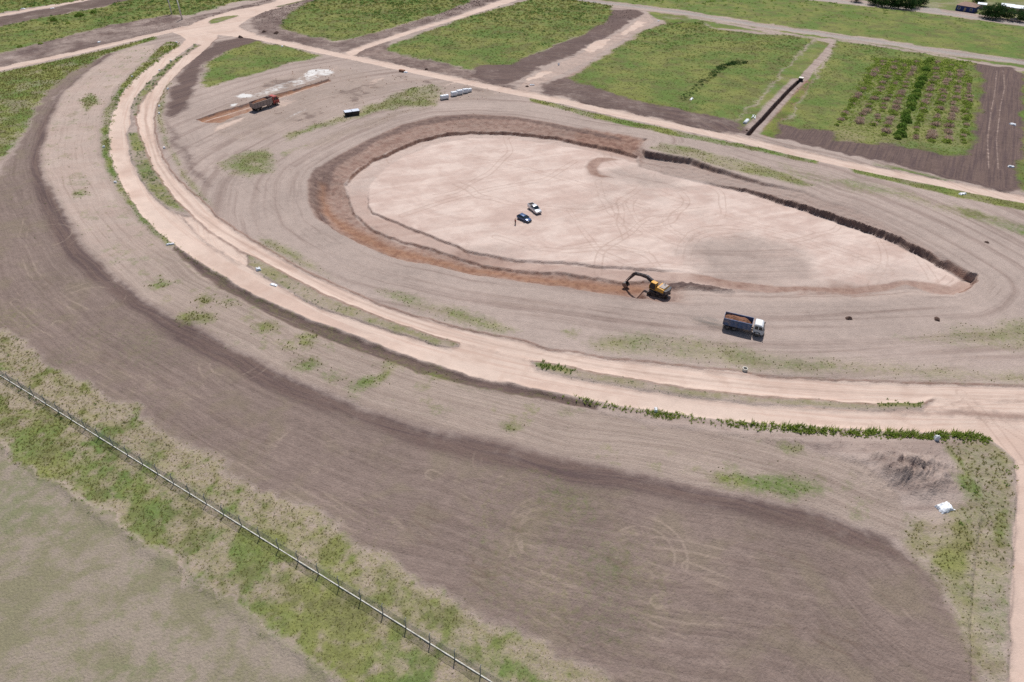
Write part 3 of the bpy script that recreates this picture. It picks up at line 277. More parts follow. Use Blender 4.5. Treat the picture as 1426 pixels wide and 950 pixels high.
class NT:
    """small wrapper for building material node trees"""
    def __init__(s, name):
        s.m = bpy.data.materials.new(name); s.m.use_nodes = True
        s.t = s.m.node_tree; s.n = s.t.nodes; s.l = s.t.links
        s.b = s.n['Principled BSDF']; s.out = s.n['Material Output']
        s.b.inputs['Specular IOR Level'].default_value = 0.2
    def put(s, sock, v):
        if hasattr(v, 'links') or hasattr(v, 'is_linked'): s.l.new(v, sock)
        else: sock.default_value = v
    def math(s, op, a, b=0.0, clamp=False):
        n = s.n.new('ShaderNodeMath'); n.operation = op; n.use_clamp = clamp
        s.put(n.inputs[0], a); s.put(n.inputs[1], b); return n.outputs[0]
    def mix(s, f, a, b, mode='MIX'):
        n = s.n.new('ShaderNodeMix'); n.data_type = 'RGBA'; n.blend_type = mode
        s.put(n.inputs[0], f); s.put(n.inputs[6], a); s.put(n.inputs[7], b); return n.outputs[2]
    def noise(s, vec, scale, detail=4, rough=0.55, dist=0.0):
        n = s.n.new('ShaderNodeTexNoise'); n.inputs['Scale'].default_value = scale
        n.inputs['Detail'].default_value = detail; n.inputs['Roughness'].default_value = rough
        n.inputs['Distortion'].default_value = dist
        if vec is not None: s.l.new(vec, n.inputs['Vector'])
        return n.outputs[0]
    def ss(s, v, a, b):
        n = s.n.new('ShaderNodeMapRange'); n.interpolation_type = 'SMOOTHSTEP'
        s.put(n.inputs[0], v); n.inputs[1].default_value = a; n.inputs[2].default_value = b; return n.outputs[0]
    def remap(s, v, a, b, c, d):
        n = s.n.new('ShaderNodeMapRange'); s.put(n.inputs[0], v)
        for i, q in enumerate((a, b, c, d)): n.inputs[i + 1].default_value = q
        return n.outputs[0]
    def attr(s, name):
        n = s.n.new('ShaderNodeAttribute'); n.attribute_name = name; return n
    def sep(s, v):
        n = s.n.new('ShaderNodeSeparateXYZ'); s.l.new(v, n.inputs[0]); return n.outputs
    def comb(s, x, y, z=0.0):
        n = s.n.new('ShaderNodeCombineXYZ')
        s.put(n.inputs[0], x); s.put(n.inputs[1], y); s.put(n.inputs[2], z); return n.outputs[0]
    def obj(s):
        return s.n.new('ShaderNodeTexCoord').outputs['Object']
    def bump(s, h, dist, strength=1.0):
        n = s.n.new('ShaderNodeBump'); n.inputs['Distance'].default_value = dist; n.inputs['Strength'].default_value = strength
        s.l.new(h, n.inputs['Height']); s.l.new(n.outputs[0], s.b.inputs['Normal'])

def simple_mat(name, col, rough=0.6, metal=0.0, var=0.15, scale=2.0, spec=0.3, dirt=None, dirt_amt=0.5):
    t = NT(name); o = t.obj()
    n = t.noise(o, scale, 5, 0.6)
    c = t.mix(t.remap(n, 0.25, 0.75, 0, 1), tuple(q * (1 - var) for q in col[:3]) + (1,), tuple(min(1, q * (1 + var)) for q in col[:3]) + (1,))
    if dirt:
        d = t.noise(o, scale * 0.6, 6, 0.65)
        c = t.mix(t.math('MULTIPLY', t.ss(d, 0.42, 0.66), dirt_amt), c, dirt)
    t.put(t.b.inputs['Base Color'], c)
    t.b.inputs['Roughness'].default_value = rough; t.b.inputs['Metallic'].default_value = metal
    t.b.inputs['Specular IOR Level'].default_value = spec
    return t.m

# ------------------------------------------------------------------ numeric helpers
TAB = [np.random.default_rng(900 + i).random(512 * 512).astype(np.float32) for i in range(12)]
def vnoise(x, y, seed=0):
    x = np.asarray(x, np.float32) + seed * 37.7; y = np.asarray(y, np.float32) + seed * 11.3; T_ = TAB[seed % 12]
    fx_ = np.floor(x); fy_ = np.floor(y); ix = fx_.astype(np.int32); iy = fy_.astype(np.int32); fx_ = x - fx_; fy_ = y - fy_
    fx_ = fx_ * fx_ * (3 - 2 * fx_); fy_ = fy_ * fy_ * (3 - 2 * fy_)
    i0 = (ix & 511) << 9; i1 = ((ix + 1) & 511) << 9; j0 = iy & 511; j1 = (iy + 1) & 511
    a = T_[i0 | j0]; b = T_[i1 | j0]; c = T_[i0 | j1]; d = T_[i1 | j1]
    a = a + (b - a) * fx_; c = c + (d - c) * fx_
    return a + (c - a) * fy_
def fbm(x, y, scale, octv=4, seed=0, gain=0.55):
    v = 0.0; a = 1.0; t = 0.0; f = scale
    for k in range(octv):
        v = v + a * vnoise(x * f + 17.3 * k, y * f - 9.1 * k, seed + k); t += a; a *= gain; f *= 2.03
    return v / t
def sstep(v, a, b):
    if a > b: return 1 - sstep(v, b, a)
    t = np.clip((v - a) / (b - a), 0, 1); return t * t * (3 - 2 * t)
def seg_dist(x, y, pts, closed):
    pts = [(float(a_), float(b_)) for a_, b_ in pts]; n = len(pts); best = np.full(x.shape, 1e12, x.dtype); along = np.zeros(x.shape, x.dtype); acc = 0.0
    inside = np.zeros(x.shape, bool)
    for i in range(n if closed else n - 1):
        ax, ay = pts[i]; bx, by = pts[(i + 1) % n]; dx, dy = bx - ax, by - ay; L2 = dx * dx + dy * dy + 1e-12
        t = np.clip(((x - ax) * dx + (y - ay) * dy) / L2, 0, 1)
        ex = x - ax - t * dx; ey = y - ay - t * dy
        d = ex * ex + ey * ey; m = d < best
        best = np.where(m, d, best); L = math.sqrt(L2)
        along = np.where(m, acc + t * L, along)
        acc += L
        if closed and abs(dy) > 1e-12:
            cr = ((ay > y) != (by > y)) & (x < dx * (y - ay) / dy + ax)
            inside ^= cr
    return np.sqrt(best), along, inside, None
def sdp(x, y, name, margin=12.0):
    """signed distance to a closed outline, positive inside, -margin or less far away"""
    p = poly(name); out = np.full(x.shape, -margin, x.dtype)
    m = (x > p[:, 0].min() - margin) & (x < p[:, 0].max() + margin) & (y > p[:, 1].min() - margin) & (y < p[:, 1].max() + margin)
    if m.any():
        d, _, ins, _ = seg_dist(x[m], y[m], p, True)
        out[m] = np.where(ins, d, -np.minimum(d, margin))
    return out
def ldist(x, y, name, margin=8.0):
    p = poly(name); out = np.full(x.shape, margin, x.dtype); al = np.zeros(x.shape, x.dtype)
    m = (x > p[:, 0].min() - margin) & (x < p[:, 0].max() + margin) & (y > p[:, 1].min() - margin) & (y < p[:, 1].max() + margin)
    if m.any():
        d, a, _, _ = seg_dist(x[m], y[m], p, False)
        out[m] = np.minimum(d, margin); al[m] = a
    return out, al
def mk(sd, soft): return np.clip(0.5 + sd / (2 * soft), 0, 1)

# ------------------------------------------------------------------ relief of the site
MOUND = DATA['L_mound'][0]
AX0 = np.array(DATA['pit_axis'][0]); AX1 = np.array(DATA['pit_axis'][1])
AXD = (AX1 - AX0) / np.linalg.norm(AX1 - AX0); AXL = float(np.linalg.norm(AX1 - AX0))
def pit_frame(x, y):
    u = ((x - AX0[0]) * AXD[0] + (y - AX0[1]) * AXD[1])
    v = (-(x - AX0[0]) * AXD[1] + (y - AX0[1]) * AXD[0])
    return u, v
EXC = DATA['exc'][0]
U_STEP, U_EXC = DATA['pit_u'][0][0], DATA['pit_u'][0][1]
def road_sd(x, y):
    s = np.full(x.shape, -12.0, x.dtype)
    for n in ('road_outer', 'road_inner', 'road_mix', 'road_junction', 'branch_a'):
        s = np.maximum(s, sdp(x, y, n))
    for n, w in (('L_road_straight', 2.9), ('L_road_left', 2.7), ('L_gravel_top', 2.6), ('L_road_farleft', 2.6), ('L_street_top', 3.0)):
        s = np.maximum(s, w - ldist(x, y, n, 12.0)[0])
    for n in ('island_junction', 'island_junction2', 'median1', 'median2', 'median3', 'median4'):
        s = np.minimum(s, -sdp(x, y, n))
    return s
def height(x, y):
    wx = x + (fbm(x, y, 0.35, 3, 5) - 0.5) * 1.3; wy = y + (fbm(x, y, 0.35, 3, 9) - 0.5) * 1.3
    z = (fbm(x, y, 0.02, 3, 1) - 0.5) * 0.5 + (fbm(x, y, 0.25, 3, 2) - 0.5) * 0.16
    rs = road_sd(x + 0.4 * (wx - x), y + 0.4 * (wy - y))
    z = z * (1 - 0.6 * sstep(rs, -1, 1)) - 0.32 * sstep(rs, -0.35, 0.3)
    z = z + .22 * np.exp(-((rs - .1) / .5) ** 2) * np.clip(fbm(x, y, .35, 3, 77) * 2 - .6, 0, 1) - .10 * sstep(rs, .3, 1.2) * sstep(fbm(x, y, .22, 3, 79), .5, .8)
    # excavation
    so = sdp(wx, wy, 'pit_outer', 40.0); inside = so > -1
    u, v = pit_frame(x, y)
    far = sstep(v, 1, 14)
    sf = sdp(wx, wy, 'pit_floor', 60.0); si = sdp(wx, wy, 'pit_inner', 60.0)
    t = np.clip(so, 0, None) / (np.clip(so, 0, None) + np.clip(-sf, 0, None) + 0.05)
    zfl = -(1.0 + .5 * fbm(x, y, .12, 2, 35)) * sstep(t, 0.02, 1.0)
    h1 = 2.0 * (1 - sstep(u, U_STEP, U_STEP + 62)) + 0.12
    zfr = -h1 * sstep(so, 0.0, 1.0) - 0.15 * t
    k = sstep(u, U_STEP - 2, U_STEP + 1.5)
    zf = zfl * (1 - k) + zfr * k
    e = sstep(u, U_EXC - 4, U_EXC + 8)
    left = 1 - sstep(u, 2, 22)
    zn = -3.4 * (sstep(so, 0.0, 2.2) * (1 - left) + sstep(so, 0, 6.0) * left) * (1 - e) - 2.25 * sstep(t, 0.0, 1.0) * e
    zr = zn * (1 - far) + zf * far
    mid = -2.8 * (1 - far) * (1 - e) - 2.25 * (1 - (1 - far) * (1 - e))
    zin = mid + (-2.2 - mid) * sstep(si, -0.1, 0.5)
    zp = zr + (zin - zr) * sstep(sf, -0.25, 0.45)
    zp = zp + (fbm(x, y, 0.5, 3, 31) - 0.5) * 0.22 * sstep(so, 0, 2) + (fbm(x, y, 0.9, 2, 33) - 0.5) * 0.35 * sstep(so, 0.5, 2) * (1 - sstep(sf, -0.5, 1.5))
    z = np.where(inside, z * (1 - sstep(so, -1, 1)) + zp, z)
    es = sdp(wx, wy, 'exc_scarp', 6.0)
    z = z + 0.9 * sstep(es, -0.8, 1.0) * (0.5 + fbm(x, y, 1.1, 3, 41))
    pe = np.hypot(x - EXC[0], y - EXC[1]); ke = sstep(pe, 5.0, 3.2); z = z * (1 - ke) - 1.0 * ke
    # site spoil, ditches, trench
    d = np.hypot((x - MOUND[0]) / 1.5, y - MOUND[1])
    z = z + 2.6 * np.exp(-(d / 4.0) ** 2) * (0.2 + 1.5 * fbm(x, y, 0.6, 5, 51, .7)) - .8 * sstep(ldist(wx, wy, 'L_crack', 3.0)[0], .7, .2)
    b2 = sdp(wx, wy, 'bank_soil2', 6.0)
    z = z + 1.0 * sstep(b2, -1.0, 2.2) * (fbm(x, y, 0.45, 4, 53) - 0.15)
    bd = sdp(wx, wy, 'bank_dark', 6.0)
    z = z - 0.55 * sstep(bd, -0.6, 1.2)
    for n, a in (('soil_p1', 0.9), ('soil_p2', 0.9), ('soil_p3', 0.5), ('soil_r0_up', 0.6), ('dark_p2', 0.5), ('trench_spoil', 1.1), ('spoil_b', 0.6)):
        s = sdp(wx, wy, n, 5.0); z = z + a * sstep(s, -0.5, 2.5) * (fbm(x, y, 0.4, 4, 57) - 0.2)
    td, _ = ldist(x, y, 'L_trench', 5.0)
    z = z - 2.0 * (1 - sstep(td, 0.35, 0.7))
    co = sdp(wx, wy, 'cut_orange', 5.0); z = z - 0.6 * sstep(co, -0.2, 0.5)
    cl = sdp(wx, wy, 'clearing', 6.0); z = z + 0.25 * sstep(cl, 0, 3) * (fbm(x, y, 0.3, 4, 63) - 0.3)
    for n, a in (('field', 0.16), ('dark_band', 0.10)):
        s = sdp(wx, wy, n, 3.0); z = z + a * sstep(s, 0, 1.5) * (fbm(x, y, 1.6, 3, 67) - 0.5)
    for n in ('verge', 'corner_grass', 'plot1', 'plot2', 'plot3', 'plot4', 'green_tl', 'topfield', 'green_left'):
        s = sdp(wx, wy, n, 3.0); z = z + 0.3 * sstep(s, 0, 1.5) * (fbm(x, y, 0.8, 3, 71) - 0.45)
    s = sdp(x, y, 'ditch_right', 4.0); z = z - 0.5 * sstep(s, -0.3, 0.8)
    md, _ = ldist(wx, wy, 'L_meadow_edge', 4.0); z = z + 0.25 * np.exp(-(md / 0.8) ** 2)
    return z

# ------------------------------------------------------------------ survey grid
def rows():
    ys = [26.0]
    while ys[-1] < 480:
        y = ys[-1]; dy = 0.21 * (y / 40.0) if y < 104 else (0.33 if y < 236 else (0.55 if y < 285 else 1.0))
        ys.append(y + max(0.16, min(dy, 1.0)))
    return np.array(ys)
NX = 1001
YS = rows(); NY = len(YS)
HW = 48 + 0.69 * YS
UU = np.linspace(-1, 1, NX)
GX = (UU[None, :] * HW[:, None]).astype(np.float32); GY = np.repeat(YS[:, None], NX, 1).astype(np.float32)
fx, fy = GX.ravel(), GY.ravel()
GZ = height(fx, fy).reshape(NY, NX)
dxu = np.gradient(GX, axis=1); dzu = np.gradient(GZ, axis=1)
dxv = np.gradient(GX, axis=0); dyv = np.gradient(GY, axis=0); dzv = np.gradient(GZ, axis=0)
nx_ = -dzu * dyv; ny_ = dzu * dxv - dxu * dzv; nz_ = dxu * dyv      # (dxu,0,dzu) x (dxv,dyv,dzv)
nl = np.sqrt(nx_ ** 2 + ny_ ** 2 + nz_ ** 2); NORM = np.stack([nx_ / nl, ny_ / nl, nz_ / nl], -1).reshape(-1, 3)
def gz(x, y):
    """height of the built ground under a point"""
    j = int(np.clip(np.searchsorted(YS, y) - 1, 0, NY - 2)); ty = (y - YS[j]) / (YS[j + 1] - YS[j])
    def row(q):
        c = (x / HW[q] + 1) / 2 * (NX - 1); i = int(np.clip(math.floor(c), 0, NX - 2)); f = c - i
        return GZ[q, i] * (1 - f) + GZ[q, i + 1] * f
    return float(row(j) * (1 - ty) + row(j + 1) * ty)

# ------------------------------------------------------------------ what the ground is made of (weights per survey point)
wX = fx + (fbm(fx, fy, 0.16, 5, 101, .62) - 0.5) * 6.5; wY = fy + (fbm(fx, fy, 0.16, 5, 107, .62) - 0.5) * 6.5
sX = fx + (wX - fx) * 0.25; sY = fy + (wY - fy) * 0.25
_W = {}
SMALL = ('strip_g', 'verge_i', 'corner_', 'median', 'r1_ver', 'outer_', 'lime', 'g3b', 'g_pit', 'scrape', 'junctio', 'islan', 'exc_', 'trench_sp', 'green_r0', 'cut_')
def W(n, soft=1.5, warp=True, amt=1.0, grow=0.0):
    if n.startswith(SMALL): warp = False
    if (n, warp) not in _W: _W[n, warp] = sdp(wX if warp else sX, wY if warp else sY, n, 8.0).astype(np.float32)
    return mk(_W[n, warp] + grow, soft) * amt
L = {}
mx = lambda *a: np.maximum.reduce(a)
S = {n: sdp(sX, sY, n) for n in ('road_outer', 'road_inner', 'road_mix', 'road_junction', 'branch_a', 'branch_b', 'street_cross', 'median1', 'median2', 'median3', 'median4', 'island_junction', 'island_junction2')}
SL = {n: w - ldist(sX, sY, n, 12.0)[0] for n, w in (('L_road_straight', 2.9), ('L_road_left', 2.7), ('L_road_farleft', 2.6), ('L_gravel_top', 2.6), ('L_street_top', 3.0))}
isl = np.maximum(S['island_junction'], S['island_junction2'])
jn = np.minimum(S['road_junction'], -isl)
road = mx(mk(S['road_outer'], .5), mk(S['road_inner'], .5), mk(S['road_mix'], 1) * .72, mk(jn, .7), mk(S['branch_a'], 1) * .9, mk(SL['L_road_straight'], .7), mk(SL['L_road_left'], .7), mk(SL['L_road_farleft'], .8), W('branch_b_pale1', 1), W('branch_b_pale2', 1), W('branch_b_pale3', 1), sstep(ldist(fx, fy, 'L_cutline1', 8.0)[0], .9, .2) * .55, sstep(ldist(fx, fy, 'L_cutline2', 8.0)[0], .9, .2) * .5, sstep(ldist(fx, fy, 'L_track_p5a', 4.0)[0], .7, .1) * .43, sstep(ldist(fx, fy, 'L_track_p5b', 4.0)[0], .7, .1) * .43, W('cut_pale', 1.2, True, .62), W('clearing', 3) * sstep(fbm(fx * .5 + fy * .86, (fy * .5 - fx * .86) * 3.0, .05, 4, 241), .5, .75) * .5, mk(S['branch_b'], 1) * .42, W('haul_pale', 4, True, .4))
med_ = mx(*[mk(S[n], .35) for n in ('median1', 'median2', 'median3', 'median4')])
road = road * (1 - med_) * (1 - .62 * W('junction_red', 1.5)) * (1 - .5 * W('junction_red2', 1))
gravel = mx(mk(SL['L_gravel_top'], .9), mk(SL['L_street_top'], 1.0), mk(S['street_cross'], 1.0))
finn = fbm(fx, fy, 0.65, 3, 231); lown = fbm(fx, fy, 0.035, 3, 201); midn = fbm(fx, fy, 0.16, 4, 211); midn2 = fbm(fx, fy, 0.3, 3, 217)
field = W('field', 2.5)
so = sdp(fx, fy, 'pit_outer', 40.0); sf = sdp(sX, sY, 'pit_floor', 40.0); si = sdp(sX, sY, 'pit_inner', 40.0)
pu, pv = pit_frame(fx, fy)
ring = mk(so, .6) * (1 - mk(sf, .6))
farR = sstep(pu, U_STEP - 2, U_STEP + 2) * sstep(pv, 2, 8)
nearR = sstep(pu, U_EXC, U_EXC + 10) * (1 - sstep(pv, -2, 6))
slope = (1 - NORM[:, 2])
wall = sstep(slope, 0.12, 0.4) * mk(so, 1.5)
tdist = ldist(fx, fy, 'L_trench', 8.0)[0]; tdm = sstep(tdist, 1.0, .7); pth = ldist(wX * .3 + fx * .7, wY * .3 + fy * .7, 'L_path_trench', 8.0)[0]
dark = mx(W('dark_band', 1.5, False) * (.62 + .25 * midn), W('bank_dark', .8, False, .9), W('bank_soil2', 2) * (.1 + .5 * midn), W('dark_p2', 1.2, grow=2.0) * (.6 + .4 * midn), W('dark_p5', 1.2, grow=2.0), W('soil_p3', 1.5, grow=2.0) * (.5 + .5 * midn), tdm, W('dark_p3top', 2), wall * farR * .75, W('soil_p1', 1.5, grow=2.2) * (.3 + .6 * midn), W('soil_p2', 1.5, grow=2.2) * (.25 + .6 * midn), W('soil_r0_up', 1.5, grow=2.2) * (.25 + .65 * midn), W('soil_tl', 1.5, grow=2.0) * (.5 + .5 * midn), W('dark_loop', 2.0) * .8, W('dark_loop2', 2) * .6, W('pit_dark_edge', 1.0, False) * .58, W('cut_dark', .5, False) * .95, med_ * .3, W('exc_scarp', .8) * .85, W('trench_strip', 2) * .3, W('clearing', 3) * sstep(midn, .55, .75) * .5, 0 * fx)  # far-right pit walls also get dark weight: their shade painted into the soil colour
floor_ = mk(sf, .5)
midring = floor_ * (1 - mk(si, .5))
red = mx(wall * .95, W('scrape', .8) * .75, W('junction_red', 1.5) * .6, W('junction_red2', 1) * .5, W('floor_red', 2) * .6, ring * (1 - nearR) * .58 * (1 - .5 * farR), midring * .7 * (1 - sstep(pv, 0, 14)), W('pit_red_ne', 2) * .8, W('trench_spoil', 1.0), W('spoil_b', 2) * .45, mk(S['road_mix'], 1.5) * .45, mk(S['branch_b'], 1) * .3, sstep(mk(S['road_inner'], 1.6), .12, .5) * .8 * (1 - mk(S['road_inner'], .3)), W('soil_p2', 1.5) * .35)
pale = floor_ * (1 - .7 * W('scrape', .8)) * (1 - .6 * W('floor_red', 2)) * (1 - .45 * midring) * (1 - .75 * W('grey_floor', 4) * (.4 + midn)) * (1 - .5 * W('grey_floor2', 3))
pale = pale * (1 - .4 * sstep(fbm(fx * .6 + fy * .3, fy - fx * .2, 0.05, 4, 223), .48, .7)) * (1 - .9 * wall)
pale = np.maximum(pale, W('strip', 1.2, False) * .44 * sstep(fx, -55, -110))
orange = mx(W('orange_band', 1.8, False) * .74, W('cut_orange', .4, False) * (.6 + .4 * sstep(midn2, .3, .6)), ring * (1 - farR) * (1 - nearR) * .12)
strip = mx(W('strip', 1.2, False), W('strip_rubble', 1.5) * .8, W('clearing', 3) * (.2 + .7 * midn))
south = ldist(fx, fy, 'L_fence', 30.0)[0] * np.where((fx - DATA['fence_anchor'][0][0]) * .5 + (fy - DATA['fence_anchor'][0][1]) * .866 > 0, 1, -1)
vmix = .022 * np.tanh(south / 2) + .34 * midn + .36 * midn2 + .30 * finn + .06 * sstep(ldist(fx, fy, 'L_field_edge', 9.0)[0], 7, 0)
straw = mx(W('verge', 1.5) * (.12 + .66 * sstep(vmix, .36, .64)), *[W(n_, 1.5) * .35 for n_ in ('verge_inner1', 'verge_inner2', 'verge_inner3', 'verge_inner5', 'verge_right', 'g2', 'g3', 'g_pit1')], W('corner_grass', 1.5) * (.1 + .55 * midn2), W('houses_yard', 2) * .3, W('crop', 1.5) * .25, W('crop_straw', 1.5, False) * .9, W('median4', 1) * .6, W('median3', 1) * .5)
meadow = W('meadow', .8)
vp = lambda n, lo=.55, hi=1.0, soft=1.5: W(n, soft) * (lo + (hi - lo) * sstep(midn, .35, .6))
grass = mx(W('verge', 1.2) * (.40 + .44 * sstep(vmix, .62, .40)), W('corner_grass', 1.5) * (.32 + .4 * midn2), vp('corner_green1', .7), vp('corner_green2', .6), vp('corner_green3', .6, .9), vp('corner_green4', .5, .8),
           vp('green_left', .62, .95, 2), vp('green_r0', .8), vp('green_tl', .85, 1, 2), vp('green_tl2', .85), vp('plot1', .9, 1, 2), vp('plot2', .9, 1, 2), vp('plot3', .9, 1, 2), vp('plot4', .9, 1, 2), vp('green_p5r', .85), vp('topfield', .9, 1, 2), vp('top_between', .6), vp('houses_yard', .6, .9),
           vp('g1', .8, 1, 2), vp('g2', .5, .75, 2.5), vp('g3', .4, .75, 3), vp('g3b', .3, .6), vp('verge_inner1', .42, .68), vp('verge_inner2', .48, .72, 2), vp('verge_inner3', .46, .68, 2.5), vp('verge_inner4', .4, .6), vp('verge_inner5', .44, .62, 3), vp('verge_right', .42, .62, 4), vp('outer_verge', .5, .85, 1), vp('outer_verge_dark', .85),
           vp('median1', .4, .7, 1), vp('median2', .4, .7, 1), vp('median3', .36, .62, .6), vp('median4', .26, .48, .6), vp('median4_green', .8, 1, .6), vp('median4_greenl', .7, 1, .6), vp('island_junction', .6, .8, 1), vp('island_junction2', .4, .6, 1), vp('r1_verge', .6, .95, 1), vp('r1_verge2', .7, 1, 1), vp('r1_verge3', .5, .8), vp('g_pit1', .5, .75), vp('g_pit2', .3, .5, 4), vp('g_pit3', .5, .7, 2), vp('trench_strip', .75, 1.0) * sstep(tdist, 1.5, 4.5) * sstep(pth, 1.0, 2.2),
           *[W('strip_green' + s, 1.6, grow=.6) * (.36 + .30 * sstep(midn2, .3, .6)) for s in [''] + [str(i_) for i_ in range(2, 19)]],
           field * (.05 + .24 * sstep(lown, .45, .7) * (.5 + midn)), W('strip', 2) * (.12 + .25 * sstep(midn2, .55, .75)), W('bank_dark', 1) * .3, W('soil_tl', 1) * .2, W('corner_soil', 1) * 0)
grass = grass * (1 - tdm) * (1 - .9 * sstep(road, .35, .6)) * (1 - W('corner_soil', 1.5) * .8)
clr = W('clearing', 3)
mound_m = np.exp(-(np.hypot((fx - MOUND[0]) / 1.6, fy - MOUND[1]) / 7.0) ** 2)
dark = np.maximum(dark, mound_m * .18)
white = mx(W('lime1', 1.0) * (.1 + .6 * midn2), W('lime2', 1.0) * .8, W('lime3', .8) * .8, W('lime4', 1) * (.35 + .6 * midn2), W('lime5', 1) * .4)
track = np.full(fx.shape, 6.0)
for n in DATA:
    if n.startswith('L_track') or n.startswith('L_haul'):
        for o in ((0.9,) if n[2:6] == 'trac' and not n.startswith('L_track_p5') else (1.0,)):
            d, _ = ldist(fx + (midn - .5) * .5, fy, n, 6.0); track = np.minimum(track, np.abs(d - o) if not n.startswith('L_track_p5') else d)
rg = np.random.default_rng(5); fpoly = poly('pit_floor'); fmin, fmax = fpoly.min(0), fpoly.max(0)
for k in range(26):
    cx, cy = rg.uniform(fmin[0], fmax[0]), rg.uniform(fmin[1], fmax[1]); r = rg.uniform(14, 70); ph = rg.uniform(0, 6.28); sp_ = rg.uniform(.45, .9)
    a = np.hypot(fx - cx, fy - cy) + (lown - .5) * 14; ok = (sf > 1) & (np.cos(np.arctan2(fy - cy, fx - cx) - ph) > sp_)
    track = np.minimum(track, np.where(ok, np.minimum(np.abs(a - r), np.abs(a - r - 1.7)), 6))
for cx, cy, r in DATA['circles']:
    a = np.hypot(fx - cx, fy - cy)
    track = np.minimum(track, np.where(np.sin(np.arctan2(fy - cy, fx - cx) * 1.0 + cx) > -.4, np.minimum(np.abs(a - r), np.abs(a - r * .72)), 6))
rut, rut_al = ldist(fx, fy, 'L_rut', 8.0)
# direction in which the ground was worked
fl = np.zeros((fx.size, 3))
def flow(sel, al, ac): fl[sel, 0] = al[sel]; fl[sel, 1] = ac[sel]
d, a, _, _ = seg_dist(fx, fy, poly('pit_outer'), True); flow(np.ones(fx.shape, bool), a, d)
fd, fa, _, _ = seg_dist(fx + (midn - .5) * 1.2, fy + (lown - .5) * 5, poly('L_field_guide'), False)
flow((W('strip', 1) > .3) | (W('dark_band', 1) > .5) | (field > .4), fa, fd * np.where(W('strip', 1.0, False) > .5, -1, 1) + 500)
for s_ in (S['road_outer'], S['road_inner']): flow(s_ > -.5, rut_al, rut + 1500)
g59 = R(58.8); gp = fx * math.cos(g59) + fy * math.sin(g59); gq = -fx * math.sin(g59) + fy * math.cos(g59)
flow(W('verge', 1) > .5, -gq, gp + 2000); flow(W('meadow', 1) > .5, -gq, gp + 2400)
flow(W('dark_p5', 1) > .5, gp, gq + 3000)
fl[:, 2] = np.minimum(track, np.where(mk(S['road_inner'], .3) > .5, np.abs(rut - 0.0) * .6, 6))

A1 = np.stack([field, dark, strip, red], -1); A2 = np.stack([road, pale, orange, grass], -1); A3 = np.stack([straw, meadow, white, gravel], -1)

